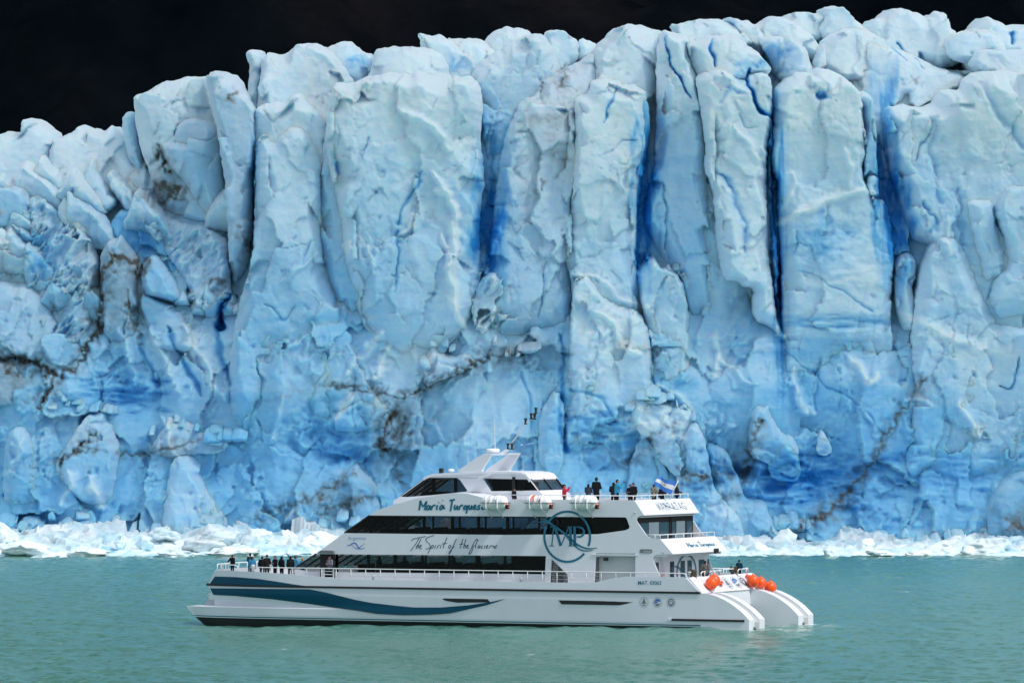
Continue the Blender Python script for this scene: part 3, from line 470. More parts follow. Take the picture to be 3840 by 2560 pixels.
for pts, n, sz in (([(1560,1470),(1620,1300),(1720,1380),(1860,1330),(1960,1290)], 16, 20), ([(1780,1120),(1830,1020),(1900,1060),(1960,1150)], 12, 20), ([(2390,1060),(2450,985),(2560,1050)], 12, 22), ([(2230,1170),(2310,1250),(2420,1330)], 10, 20),
     ([(2380,1540),(2440,1500),(2600,1545)], 12, 20), ([(560,1690),(640,1580),(800,1640),(870,1660)], 14, 22), ([(1100,1990),(1250,1960),(1450,2000)], 12, 26), ([(0,2000),(200,1960),(420,2000),(700,1990),(900,2000)], 26, 30),
     ([(2880,2010),(2960,1960),(3060,2010)], 10, 24), ([(3060,2030),(3500,2030),(3840,2010)], 16, 20), ([(2960,820),(3060,770),(3180,725)], 14, 14), ([(150,1560),(260,1500),(420,1560)], 10, 22), ([(700,1150),(800,1100),(880,1180)], 12, 22)):
    P = np.array(pts, float)
    for k in range(n):
        t = (k + rs.uniform(0, 1)) / n * (len(P) - 1.001); i = int(t); x, y = P[i] * (1 - t + i) + P[i + 1] * (t - i) + rs.normal(size=2) * sz * .7
        s_ = rs.uniform(.45, 1.) ** 2 * 1.9; shard(x, y, sz * s_ * rs.uniform(.8, 1.5), sz * s_ * rs.uniform(.6, 1.1), rs.uniform(-.4, .4), float(base_depth(np.array([x]), np.array([y]))[0]) - rs.uniform(1.6, 3.4), 400 + int(x) % 97 + k, rs.uniform(-.14, .06), .7, .12 if rs.rand() < .3 else 0)

# ------------------------------------------------------------------ dark mountain behind
def grid_mesh(name, xs, ys, fn, mat, attrs=None, parent=None):
    gx, gy = np.meshgrid(xs, ys); V = fn(gx.ravel(), gy.ravel()); i = np.arange(len(xs) * len(ys)).reshape(len(ys), len(xs))
    Q = np.stack([i[:-1, :-1].ravel(), i[:-1, 1:].ravel(), i[1:, 1:].ravel(), i[1:, :-1].ravel()], 1)
    return np_mesh(name, V, Q, None, mat, True, attrs(gx.ravel(), gy.ravel()) if attrs else None, parent)
mm_, nt, b = node_mat('forested slope with painted shade', (.012, .014, .014), .95, spec=0.)  # cloud shade put into the colour: far darker than real forest
n1 = nz(nt, .012, 6, .6); n2 = nz(nt, .15, 6, .7); n3 = nz(nt, .03, 5, .6)
c = ramp(nt, n1.outputs[0], [(.36, (.002, .0052, .0095)), (.52, (.006, .0095, .0125)), (.66, (.022, .020, .022))])
c2 = mixc(nt, n2.outputs[0], c.outputs[0], (.001, .0016, .0026)); nt.links.new(c2, b.inputs['Base Color'])
def hillf(x, y):
    z = -30 + (y - 760) * .55 + 30 * fbm(x / 160., y / 200., 3, 5) + 5 * fbm(x / 16., y / 22., 9, 4)
    return np.stack([x, y, z], 1)
hill = grid_mesh('hillside', np.linspace(-900, 900, 361), np.linspace(760, 1700, 240), hillf, mm_)
tag(hill, 'dark forested mountainside behind the glacier', kind='structure')

# ------------------------------------------------------------------ lake
ml, nt, b = node_mat('glacial lake water', (.068, .215, .17), .16, spec=.5)
b.inputs['IOR'].default_value = 1.33; b.inputs['Specular IOR Level'].default_value = .22
n1 = nz(nt, .05, 4, .6, mapscale=(1, .25, 1)); c = ramp(nt, n1.outputs[0], [(.35, (.058, .20, .155)), (.65, (.078, .225, .180))]); at = nt.nodes.new('ShaderNodeAttribute'); at.attribute_name = 'tint'; sp = nt.nodes.new('ShaderNodeSeparateColor'); nt.links.new(at.outputs['Color'], sp.inputs[0])
nt.links.new(mixc(nt, sp.outputs[0], c.outputs[0], (.80, .85, .86)), b.inputs['Base Color'])      # foam flecks
n2 = nz(nt, 1.6, 5, .6, mapscale=(1, .6, 1)); bump(nt, b, n2.outputs[0], .5, .12)
xs = np.concatenate([[-6000, -2500, -900, -300, -120, -80], np.arange(-60, 60.1, .22), [80, 120, 300, 900, 2500, 6000]])
ys = np.concatenate([[-200, 60, 160, 220], np.arange(245, 530, .42), np.arange(531, 600, 3), [700, 1000, 3000, 9000]])
WZ = -0.42
def wave(x, y):
    a = 1.0
    h = .10 * fbm(x / 4.2 + y / 17., y / 6.5, 2, 3) + .085 * fbm(x / 1.5, y / 2.8 + x / 9., 6, 3)
    q = fbm(x / 2.6 + y / 20., y / 4.4, 14, 2); h = h + .10 * np.maximum(0, .55 - np.abs(q)) ** 1.5 + .035 * fbm(x / .6, y / 1.1, 21, 2)
    m = (np.abs(x) < 61) & (y > 240) & (y < 601)
    lu = (x + 2.17) * .9063 - (y - 350) * .4226; lw = (x + 2.17) * .4226 + (y - 350) * .9063      # stern wave of the boat
    h = .9 * h + .36 * np.clip((lu + 16) / 22, 0, 1) * np.exp(-(np.maximum(np.abs(lw - 4) - 5, 0) / 5) ** 2) * np.exp(-(np.maximum(lu - 17, 0) / 6) ** 2)
    return np.where(m, h, 0)
def waterf(x, y): return np.stack([x, y, WZ + wave(x, y)], 1)
def foam(x, y):
    lu = (x + 2.17) * .9063 - (y - 350) * .4226; lw = (x + 2.17) * .4226 + (y - 350) * .9063
    q = fbm(x / 2.2 + y / 30., y / 6., 33, 3) * (np.abs(x) < 61) * (y < 500) * (y > 245); g = fbm(x / 21., y / 60., 35, 2); f = np.clip((q - 1.04 + .1 * g) * 6, 0, 1) * .8
    near = np.exp(-(np.maximum(np.abs(lw - 5.2) - 5, 0) / .9) ** 2) * np.exp(-(np.maximum(np.abs(lu - 18.8), 0) / 1.6) ** 2); f = np.maximum(f, near * np.clip(fbm(x / .8, y / 1.2, 37, 3) * 2 - .1, 0, 1) * .8)
    return np.stack([f, f * 0], 1)
water = grid_mesh('water', xs, ys, waterf, ml, foam); tag(water, 'milky turquoise lake with small choppy waves', kind='structure')

# ------------------------------------------------------------------ brash ice along the foot of the glacier
def brashf(x, y):
    px = CX + x / y * F
    front = 514.5 + 1.6 * fbm(x / 12., x / 40., 5, 3) + np.where(px > 2600, 1.0, 0)
    t = np.clip((y - front) / 9., 0, 1)
    f1, e1 = facet(x / 2.3, y / 6., 4); f2, e2 = facet(x / .9, y / 2.4, 9); f3, e3 = facet(x / 5.5, y / 12., 15)
    h = .18 + .38 * np.maximum(f1, -.3) + .20 * f2 + .45 * np.maximum(f3, 0) + .12 * fbm(x / .7, y / 1.6, 3, 3)
    pile = np.where(px < 1700, 1.25 + .5 * fbm(x / 6., y / 20., 8, 2), .45)
    rise = np.clip((y - 522) / 38., 0, 1)
    z = -.72 + t * (.34 + h * (.55 + .6 * rise)) + pile * rise * 1.15 * (1 + .6 * f3)
    z = np.where(y < front, -.9, z)
    return np.stack([x, y, z + 0 * WZ], 1)
def brasha(x, y):
    bl = .22 + .40 * fbm(x / 4., y / 9., 17, 3) + .30 * (facet(x / 2.3, y / 6., 4)[0] > .15) - .15 * (facet(x / .9, y / 2.4, 9)[0] > .1); md = np.clip(.8 * fbm(x / 3., y / 8., 27, 3) - .45, 0, 1)
    return np.stack([np.clip(bl, 0, 1), md], 1)
brash = grid_mesh('brash_ice', np.arange(-60, 60.1, .16), np.arange(511, 566, .22), brashf, BRASH, brasha)
tag(brash, 'white field of crushed floating ice along the glacier foot', 'brash ice', kind='stuff')

# ------------------------------------------------------------------ unseen cloud bank added overhead to shade the glacier (far above the picture)
mc = bpy.data.materials.new('cloud'); mc.use_nodes = True; nt = mc.node_tree; nt.nodes.remove(nt.nodes['Principled BSDF'])
tr = nt.nodes.new('ShaderNodeBsdfTransparent'); tl = nt.nodes.new('ShaderNodeBsdfTranslucent'); tl.inputs[0].default_value = (.95, .96, .97, 1); df = nt.nodes.new('ShaderNodeBsdfDiffuse'); df.inputs[0].default_value = (.9, .9, .9, 1)
m1 = nt.nodes.new('ShaderNodeMixShader'); m1.inputs[0].default_value = .35; nt.links.new(tl.outputs[0], m1.inputs[1]); nt.links.new(df.outputs[0], m1.inputs[2])
m2 = nt.nodes.new('ShaderNodeMixShader'); m2.inputs[0].default_value = .47; nt.links.new(m1.outputs[0], m2.inputs[1]); nt.links.new(tr.outputs[0], m2.inputs[2]); nt.links.new(m2.outputs[0], nt.nodes['Material Output'].inputs[0])
cu, cv = np.meshgrid(np.linspace(0, 2 * np.pi, 90, endpoint=False), np.linspace(0.02, np.pi - .02, 40)); d = np.stack([np.cos(cu) * np.sin(cv), np.sin(cu) * np.sin(cv), np.cos(cv)], -1).reshape(-1, 3)
CD = 210.; sx_ = SUN / SUN.z * 420.   # shadow starts just behind the floating ice
rr = 1 + .10 * fbm(d[:, 0] * 3, d[:, 1] * 3 + d[:, 2], 3, 4); sq = np.sign(d) * np.abs(d) ** .55
V = np.stack([sq[:, 0] * 520 * rr, sq[:, 1] * 330 * rr, sq[:, 2] * 45 * rr + 10 * fbm(d[:, 0] * 9, d[:, 1] * 9, 5, 4)], 1); i = np.arange(90 * 40).reshape(40, 90)
Q = np.stack([i[:-1], np.roll(i[:-1], -1, 1), np.roll(i[1:], -1, 1), i[1:]], -1).reshape(-1, 4)
cloud = np_mesh('cloud', V, Q, None, mc, True); cloud.location = (sx_.x, sx_.y + 545 + 325, 440); tag(cloud, 'grey white cloud bank added out of view to shade the glacier', kind='structure')
# ------------------------------------------------------------------ the catamaran
from mathutils.geometry import tessellate_polygon
YAW = R(25); BX0, BY0 = (1790 - CX) / F * 350.0, 350.0
BS, BC = math.sin(YAW), math.cos(YAW)
def L(px, py, w=0.):
    """photo pixel -> (distance along the hull, height) on the lengthwise vertical plane w metres in from the near side"""
    rx = (px - CX) / F; t = (w + BX0 * BS + BY0 * BC) / (rx * BS + BC)
    X = t * rx; return (X - BX0) * BC - (t - BY0) * BS, CAMH - t * (py - HZ) / F
def BW(u, w, z): return Vector((BX0 + u * BC + w * BS, BY0 - u * BS + w * BC, z))
boat = bpy.data.objects.new('catamaran', None); COL.objects.link(boat)
boat.location = (BX0, BY0, 0); boat.rotation_euler = (0, 0, -YAW)
tag(boat, 'white three deck sightseeing catamaran with a teal wave stripe along its hull', 'boat')

def paint(name, col, rough=.35, grime=.06, spec=.5):
    m, nt, b = node_mat(name, col, rough, spec=spec)
    n = nz(nt, .9, 6, .65, mapscale=(1, 1, .35)); n2 = nz(nt, 9, 3, .5)
    f = mathn(nt, 'MULTIPLY', mathn(nt, 'SUBTRACT', n.outputs[0], .42, True), grime * 6, True)
    c = mixc(nt, f, col, tuple(x * .62 for x in col)); nt.links.new(c, b.inputs['Base Color'])
    bump(nt, b, n2.outputs[0], .05, .01); return m
WHITE = paint('white gelcoat', (.74, .77, .82)); WHITE2 = paint('white painted rail', (.80, .82, .83), .4, 0)
GREY = paint('pale grey deck', (.42, .45, .46), .7); BLACK = paint('black rubber', (.010, .010, .012), .55, 0)
TEAL = paint('teal hull stripe', (.003, .07, .125), .45, .05, .2); TEAL2 = paint('teal lettering', (.004, .15, .24), .35, 0); TEALD = paint('dark teal edge', (.004, .030, .045), .3, 0)
INK = paint('dark lettering', (.02, .05, .08), .5, 0); DARK = paint('dark cabin interior', (.012, .012, .014), .8, 0); SEAT = paint('brown seat', (.06, .035, .025), .8, 0)
GREYP = paint('grey emblem', (.16, .19, .21), .5, 0); BLUEP = paint('blue emblem', (.03, .16, .52), .4, 0); PALEBLUE = paint('pale blue lettering', (.22, .36, .60), .5, 0)
ORANGE = paint('orange plastic', (.95, .10, .008), .35, .04); RED = paint('red cover', (.35, .01, .01), .6, 0); STEEL = paint('steel', (.45, .46, .46), .35, 0)
def glass(name, tint):
    m = bpy.data.materials.new(name); m.use_nodes = True; nt = m.node_tree; nt.nodes.remove(nt.nodes['Principled BSDF'])
    o = nt.nodes['Material Output']; t = nt.nodes.new('ShaderNodeBsdfTransparent'); t.inputs[0].default_value = (*tint, 1)
    g = nt.nodes.new('ShaderNodeBsdfGlossy'); g.inputs['Roughness'].default_value = .06; g.inputs[0].default_value = (.35, .35, .36, 1)
    lw = nt.nodes.new('ShaderNodeFresnel'); lw.inputs[0].default_value = 1.45
    mx = nt.nodes.new('ShaderNodeMixShader'); nt.links.new(lw.outputs[0], mx.inputs[0]); nt.links.new(t.outputs[0], mx.inputs[1]); nt.links.new(g.outputs[0], mx.inputs[2])
    nt.links.new(mx.outputs[0], o.inputs[0]); return m
GLASS = glass('tinted window glass', (.58, .58, .58)); GLASSD = glass('dark tinted window glass', (.34, .37, .40))

class MB:
    def __init__(s): s.v = []; s.f = []; s.m = []; s.sm = []
    def add(s, vs, fs, mi=0, smooth=False):
        b = len(s.v); s.v += [tuple(x) for x in vs]; s.f += [tuple(b + i for i in f) for f in fs]; s.m += [mi] * len(fs); s.sm += [smooth] * len(fs); return s
    def box(s, x0, x1, y0, y1, z0, z1, mi=0):
        v = [(x, y, z) for x in (x0, x1) for y in (y0, y1) for z in (z0, z1)]
        return s.add(v, [(0, 1, 3, 2), (4, 6, 7, 5), (0, 4, 5, 1), (2, 3, 7, 6), (0, 2, 6, 4), (1, 5, 7, 3)], mi)
    def prism(s, loops, w0, w1, mi=0):
        """(u, z) outline, holes after it, thickened between w0 and w1"""
        if not isinstance(loops[0][0], (tuple, list)): loops = [loops]
        tri = tessellate_polygon([[Vector((u, z, 0)) for u, z in l] for l in loops]); flat = [p for l in loops for p in l]; n = len(flat)
        v = [(u, w0, z) for u, z in flat] + [(u, w1, z) for u, z in flat]
        f = [tuple(t) for t in tri] + [tuple(n + i for i in reversed(t)) for t in tri]; k = 0
        for l in loops:
            for i in range(len(l)): a, b = k + i, k + (i + 1) % len(l); f.append((a, b, n + b, n + a))
            k += len(l)
        return s.add(v, f, mi)
    def tube(s, pts, r, n=6, mi=0, r1=None, cap=True):
        pts = [Vector(p) for p in pts]; rings = []; m = len(pts)
        for i, p in enumerate(pts):
            d = ((pts[min(i + 1, m - 1)] - pts[max(i - 1, 0)]).normalized()) or Vector((0, 0, 1))
            a = d.cross(Vector((0, 0, 1)) if abs(d.z) < .9 else Vector((1, 0, 0))).normalized(); b = d.cross(a)
            rr = r if r1 is None else r + (r1 - r) * i / (m - 1)
            rings.append([p + rr * (math.cos(2 * math.pi * k / n) * a + math.sin(2 * math.pi * k / n) * b) for k in range(n)])
        v = [x for q in rings for x in q]; f = [(i * n + k, i * n + (k + 1) % n, (i + 1) * n + (k + 1) % n, (i + 1) * n + k) for i in range(m - 1) for k in range(n)]
        if cap: f += [tuple(range(n)), tuple(reversed(range((m - 1) * n, m * n)))]
        return s.add(v, f, mi, n > 5)
    def lathe(s, prof, n=20, M=None, mi=0):
        """prof: (radius, height) pairs turned about local Z, then moved by M"""
        M = M or Matrix(); v = [M @ Vector((r * math.cos(2 * math.pi * k / n), r * math.sin(2 * math.pi * k / n), h)) for r, h in prof for k in range(n)]
        m = len(prof); f = [(i * n + k, i * n + (k + 1) % n, (i + 1) * n + (k + 1) % n, (i + 1) * n + k) for i in range(m - 1) for k in range(n)]
        f += [tuple(reversed(range(n))), tuple(range((m - 1) * n, m * n))]
        return s.add(v, f, mi, True)
    def ribbon(s, pts, width, put, mi=0, taper=False, closed=False):
        """flat pen stroke; pts and width in source units, put() maps a source point onto the surface"""
        p = [Vector((x, y)) for x, y in pts]
        if len(p) > 2: p = [Vector(q) for q in chaikin(np.array([tuple(q) for q in p], float), 2, closed)]
        m = len(p); a = []
        for i in range(m):
            d = (p[(i + 1) % m] - p[i - 1]) if closed else (p[min(i + 1, m - 1)] - p[max(i - 1, 0)])
            d = d.normalized() if d.length > 1e-6 else Vector((1, 0)); nrm = Vector((-d.y, d.x)); t = i / max(m - 1, 1)
            w = width / 2 * ((math.sin(math.pi * min(max(t, .04), .96)) ** .6) if taper else 1)
            a += [p[i] + nrm * w, p[i] - nrm * w]
        v = [put(q.x, q.y) for q in a]; k = m if closed else m - 1
        return s.add(v, [(2 * i, 2 * i + 1, (2 * i + 3) % (2 * m), (2 * i + 2) % (2 * m)) for i in range(k)], mi)
    def build(s, name, mats, parent=None, bevel=0.):
        me = bpy.data.meshes.new(name); me.from_pydata(s.v, [], s.f)
        for m in (mats if isinstance(mats, (list, tuple)) else [mats]): me.materials.append(m)
        me.polygons.foreach_set('material_index', s.m); me.polygons.foreach_set('use_smooth', s.sm)
        bm = bmesh.new(); bm.from_mesh(me); bmesh.ops.recalc_face_normals(bm, faces=bm.faces); bm.to_mesh(me); bm.free(); me.update()
        o = bpy.data.objects.new(name, me); COL.objects.link(o)
        if parent: o.parent = parent
        if bevel:
            bv = o.modifiers.new('bevel', 'BEVEL'); bv.width = bevel; bv.segments = 2; bv.limit_method = 'ANGLE'; bv.angle_limit = R(50)
        return o
def PL(pts, w): return [L(x, y, w) for x, y in pts]
def rnd(pts, idx, k=.25, n=4):
    """round the corners listed in idx"""
    out = []
    for i, p in enumerate(pts):
        if i in idx:
            a = Vector(pts[i - 1]); b = Vector(p); c = Vector(pts[(i + 1) % len(pts)]); d = min((a - b).length, (c - b).length) * k
            s0 = b + (a - b).normalized() * d; s1 = b + (c - b).normalized() * d
            for j in range(n + 1): t = j / n; q = s0 * (1 - t) ** 2 + b * 2 * t * (1 - t) + s1 * t * t; out.append((q.x, q.y))
        else: out.append(tuple(p))
    return out

BEAM = 10.5
# ---- hull shape functions
def sheer(u):
    k = np.interp(u, [-19.9, -17.5, -15, -12.5, -10.3, -9.0, 7.2, 8.2, 9.0, 9.7, 20], [3.10, 3.08, 3.02, 2.90, 2.74, 2.66, 2.66, 2.72, 2.93, 3.09, 3.09]); return float(k)
def wout(u, z):
    t = min(max((-12.5 - u) / 7.4, 0), 1); top = 1.35 * t ** 2.2
    fl = (1.62 - z) * .09 * min(max((13.5 - u) / 6, 0), 1)
    if z >= 1.62: return top
    if z > .82: return fl + top + .30 * min(max((-9.0 - u) / 7, 0), 1) * (1.62 - z) / .8
    t2 = min(max((-13.5 - u) / 7.8, 0), 1); b = 1.22 * t2 ** 2
    return b + fl + (.0 if z > .25 else (.25 - z) * .35 * (1 - t2))
def Lh(px, py):
    w = .5
    for _ in range(6):
        u, z = L(px, py, w); w = wout(u, z)
    return u, w, z
us = np.concatenate([np.linspace(-21.6, -12, 34), np.linspace(-11, 15.15, 34)])
def stem(z):
    if z < .82: return float(np.interp(z, [-.9, -.3, 0, .78], [-19.2, -20.2, -20.6, -21.35]))
    return float(np.interp(z, [.82, 1.0, 1.62], [-20.1, -19.75, -19.7]))
LEV = [-.9, -.45, .07, .125, .19, .30, .76, .84, 1.2, 1.62]
LM = [1, 1, 0, 2, 0, 0, 0, 0, 0]
def demihull(c0, name, side):
    m = MB(); cw = c0 + 1.25
    for sgn in (-1, 1):
        V = []
        for z in LEV:
            st = stem(z)
            for u in us:
                uu = max(u, st); k = min(max((uu - st) / 1.2, 0), 1) ** .6; half = (1.25 - wout(uu, z)) * (k if z < .82 else 1) * (.15 if z < -.8 else 1)
                if uu <= st + 1e-6: half = .0 if z < .82 else half * .2
                V.append((uu, cw + sgn * max(half, .0), z))
        n = len(us)
        for j in range(len(LEV) - 1):
            m.add(V[j * n:(j + 2) * n], [(i, i + 1, n + i + 1, n + i) for i in range(n - 1)], LM[j], True)
    o = m.build(name, [WHITE, BLACK, TEAL2], boat); 
    return o
demihull(0, 'hull', -1); demihull(BEAM - 2.5, 'hull', 1)
# stern fairings: two raised strips with a recess between, cut off square above the water
ztop = [(2629, 2224), (2656, 2225), (2686, 2234), (2714, 2247), (2737, 2260), (2758, 2275), (2776, 2289), (2792, 2305), (2809, 2324)]
ST = [L(x, y, 0) for x, y in ztop]; ST[0] = (15.152, 2.12); UE = ST[-1][0]
for c0 in (0, BEAM - 2.5):
    for a, b, dz in ((0, .85, 0), (.853, 1.647, -.16), (1.65, 2.5, 0)):
        m = MB(); m.prism([(15.152, -.9)] + [(u, z + dz) for u, z in ST] + [(UE + .0, -.9)], c0 + a, c0 + b)
        m.build('stern_strip' if dz == 0 else 'stern_step', WHITE if dz == 0 else GREY, boat)
    m = MB(); m.tube([(UE + .01, c0 + .75, .02), (UE + .14, c0 + .75, .02)], .09, 10); m.build('exhaust', GREYP, boat)
# ---- topsides swept round the bow
def planpath(z, off=0., usn=None):
    st = float(np.interp(z, [1.55, 2.1, 3.1], [L(796, 2227, 1.2)[0], L(779, 2193, 1.3)[0], L(812, 2138, 1.3)[0]])); P = []
    for u in np.concatenate([np.linspace(15.15, -10, 26), np.linspace(-11, st, 24)]): P.append((u, wout(u, 2) + off))
    w0 = P[-1][1]; 
    for k in range(1, 24):
        t = k / 24.; P.append((st - .75 * math.sin(math.pi * t) ** .8 + off, w0 + (BEAM - 2 * w0) * t))
    return P + [(u, BEAM - w) for u, w in reversed(P[:50])]
def sweep(name, levels, mat, parent=boat, thick=.1, zfun=None, out=0.):
    m = MB(); rows = []
    for z, zf in levels:
        P = planpath(z, -out); rows.append([(u, w if w < BEAM / 2 else w, (zf(u) if zf else z)) for u, w in P])
        if out: rows[-1] = [(u - out * (1 if abs(w - BEAM / 2) < 3.8 else 0), (w if w < BEAM / 2 else w + 2 * out), z_) for (u, w, z_) in rows[-1]]
    n = len(rows[0])
    inn = [[(u + (.1 if u < -18 else 0), w + (thick if w < BEAM / 2 else -thick), z) for u, w, z in r] for r in rows]
    allr = rows + list(reversed(inn)); V = [p for r in allr for p in r]; k = len(allr)
    m.add(V, [(j * n + i, j * n + i + 1, ((j + 1) % k) * n + i + 1, ((j + 1) % k) * n + i) for j in range(k) for i in range(n - 1)], 0, False)
    return m.build(name, mat, parent)
def ss(u): return sheer(u) if u < 14.28 else 3.09 + (u - 14.28) / (15.15 - 14.28) * (2.14 - 3.09)
sweep('topsides', [(1.62, None), (1.85, None), (2.08, None), (2.22, None), (2.6, lambda u: 2.22 + .45 * (ss(u) - 2.22)), (3.1, ss)], WHITE)
sweep('rub_rail', [(2.09, lambda u: 2.09), (2.10, lambda u: 2.215)], BLACK, out=.06, thick=.04)
m = MB(); P = [(min(u, 14.1), w) for u, w in planpath(1.9, .12)]; P = [p for i, p in enumerate(P) if i == 0 or p != P[i - 1]]; P = [p for i, p in enumerate(P) if not (p[0] >= 14.1 and 0 < i < len(P) - 1 and P[i - 1][0] >= 14.1 and abs(P[i - 1][1] - p[1]) < .5)]; up = [(u, w, 2.5) for u, w in P]; lo = [(u, w, 2.40) for u, w in P]; n = len(P)
m.add(up + lo, [tuple(range(n)), tuple(reversed(range(n, 2 * n)))]); m.build('main_deck', GREY, boat)
m = MB(); P = planpath(1.62, .14); n = len(P); m.add([(u, w, 1.60) for u, w in P] + [(u, w, 1.66) for u, w in P], [tuple(reversed(range(n))), tuple(range(n, 2 * n))]); m.build('wet_deck', WHITE, boat)
m = MB(); m.box(15.0, 15.14, 2.5, BEAM - 2.5, 1.2, 2.11); m.build('transom', WHITE, boat)
m = MB(); m.prism([(14.26, 3.085), (14.34, 3.085), (15.22, 2.14), (15.14, 2.10), (14.2, 3.0)], .104, BEAM - .104); slope = m.build('stern_slope', WHITE, boat)
u0, z0 = L(2520, 2326); u1, z1 = L(2792, 2337)
m = MB(); m.box(u0, 15.15, -.07, .002, .42, .55); m.box(15.152, u1, -.07, .002, .42, .55); m.build('lower_rub_rail', BLACK, boat); m = MB(); m.box(u0 - .25, u0 - .01, -.06, .002, .43, .56); m.build('rail_end', WHITE, boat)
# ---- teal swoosh laid on the hull skin
def swoosh(name, top, bot, mat, off=.022, nv=3, nu=60):
    T = np.array([(lambda q: (q[0], q[2]))(Lh(x, y)) for x, y in top]); B = np.array([(lambda q: (q[0], q[2]))(Lh(x, y)) for x, y in bot])
    m = MB(); uu = np.linspace(max(T[0, 0], B[0, 0]), min(T[-1, 0], B[-1, 0]), nu); V = []
    for j in range(nv + 1):
        for i, u in enumerate(uu):
            zt = np.interp(u, T[:, 0], T[:, 1]); zb = np.interp(u, B[:, 0], B[:, 1]); z = zb + (zt - zb) * j / nv; us_ = u
            if i == 0: us_ = float(np.interp(z, [zb, zt], [B[0, 0], T[0, 0]]))
            V.append((us_, wout(us_, max(z, 1.0)) - off, z))
    m.add(V, [(j * nu + i, j * nu + i + 1, (j + 1) * nu + i + 1, (j + 1) * nu + i) for j in range(nv) for i in range(nu - 1)], 0, True); return m.build(name, mat, boat)
swoosh('wave_stripe', [(806,2160),(884,2162),(969,2169),(1037,2179),(1105,2190),(1158,2197)], [(785,2191),(884,2193),(1000,2195),(1158,2198.5)], TEAL)
swoosh('wave_stripe', [(788,2204),(900,2205),(1160,2208),(1224,2220),(1326,2246),(1394,2259),(1480,2269),(1552,2276),(1654,2276),(1756,2268),(1838,2256),(1894,2244)],
       [(800,2227),(884,2231),(1020,2243),(1156,2258),(1258,2273),(1348,2285),(1416,2296),(1518,2301),(1620,2299),(1688,2294),(1756,2280),(1824,2266),(1894,2245)], TEAL, .022, 6, 110)
swoosh('wave_stripe_edge', [(800,2227),(884,2231),(1020,2243),(1156,2258),(1258,2273),(1348,2285),(1416,2296),(1518,2301),(1620,2299),(1688,2294),(1756,2280),(1824,2266),(1880,2249)],
       [(802,2229),(884,2233),(1020,2245),(1156,2262),(1258,2277),(1348,2289),(1416,2300),(1518,2305),(1620,2303),(1688,2298),(1756,2283),(1824,2268),(1880,2250)], TEALD, .024, 1, 90)
for p, holes in ((rnd([(1659,2246),(1668,2236),(1821,2238),(1839,2257),(1715,2258),(1675,2252)], (0,1,2), .3), 0), (rnd([(2087,2242),(2366,2247),(2380,2256),(2322,2268),(2106,2264)], (0,1,2,3), .2), 0)):
    m = MB(); m.prism(PL(p, 0), .005, .12); m.build('hull_window', GLASSD if 0 else BLACK, boat)

# ---- side shells of the upper tiers
WS = .9
S_OUT = [(1183,2076),(1289,1998),(1880,2004.5),(2240,2002),(2345,1987),(2358,1981),(2361,1974),(2357,1962),(2350,1943),(2345,1938.5),(2080,1936.5),(1384,1931.5),
         (1409,1914),(1430,1907),(1480,1891),(1560,1868),(1640,1855),(1700,1847.5),(1755,1850),(1800,1862),(1840,1871),(2160,1872.5),(2378,1875),
         (2416,1932),(2400,1933),(2391,1939),(2387,1948),(2390,1957),(2423,2005),(2436,2016),(2455,2020),(2476,2020),(2524,2077),(2462,2079),(2452,2083),(2448,2092),(2450,2102),(2476,2165),(2478,2186),
         (2382,2186),(2382,2073),(2235,2072),(2227,2186),(2130,2186),(2128,2153),(2068,2094),(2062,2186),(2042,2186),(2047,2083.5),(1280,2077)]
SO = PL(S_OUT, WS)
m = MB(); m.prism(SO, WS, WS + .1); m.build('side_panel', WHITE, boat, .015)
m = MB(); m.prism(SO, BEAM - WS - .1, BEAM - WS); m.build('side_panel', WHITE, boat)
# recess wall, stair well
lw = PL([(2055,2088),(2460,2088),(2478,2186),(2040,2186)], WS); m = MB(); m.prism(lw, 1.9, 1.95); m.build('recess_wall', WHITE, boat)
m = MB(); a = L(2384,2075,WS); b_ = L(2229,2186,WS); m.box(b_[0] + .1, a[0] - .02, WS + .5, WS + .56, 2.5, 4.3); m.build('side_door', paint('door grey', (.55,.60,.60), .5), boat)
for s_ in range(14):
    z = 2.6 + s_ * .115; u = L(2068, 2150, WS)[0]
    m = MB() if s_ == 0 else m; m.box(u, u + .42, WS + .1, WS + .8, z, z + .03)
m.build('stairs', GREY, boat)
m = MB(); u = L(2228,2070,WS)[0]; u2 = L(2394,2070,WS)[0]; m.box(u - .15, u2, WS - .05, WS - .002, 4.37, 4.42); m.build('rain_ledge', WHITE2, boat)
# lower cabin: glass band, white sill wall, windscreen
UA = L(2390, 1950, WS)[0]; UB = L(2449, 2095, WS)[0]
band1 = PL([(1100,2131),(1183,2076),(1280,2076.5),(2048,2082.5),(2043,2152),(1280,2144),(1150,2141)], WS)
for w0 in (WS + .13, BEAM - WS - .15):
    m = MB(); m.prism(band1, w0, w0 + .02); m.build('window_band', GLASS, boat)
sill = [band1[0], (band1[0][0] + .1, 2.5), (L(2043, 2152, WS)[0], 2.5), band1[4], band1[5], band1[6]]
for w0 in (WS + .08, BEAM - WS - .16):
    m = MB(); m.prism(sill, w0, w0 + .1); m.build('cabin_wall', WHITE, boat)
def mull(name, xs, ytop, ybot, wn, width, mat, tops=None):
    m = MB()
    for x in xs:
        u, zt = L(x, ytop, WS); zb = L(x, ybot, WS)[1]; m.box(u - width / 2, u + width / 2, wn, wn + .07, zb, zt)
    return m.build(name, mat, boat)
for x in (1258,1377,1479,1579,1681,1783,1889):
    mull('mullion', [x], 2077, 2146, WS + .16, .17, DARK); mull('mullion', [x], 2077, 2146, BEAM - WS - .25, .12, DARK)
for x in (1386,1487,1586,1692,1790,1899):
    mull('mullion', [x], 1933, 2001, WS + .16, .20, DARK); mull('mullion', [x + 20], 1933, 2001, BEAM - WS - .25, .12, DARK)
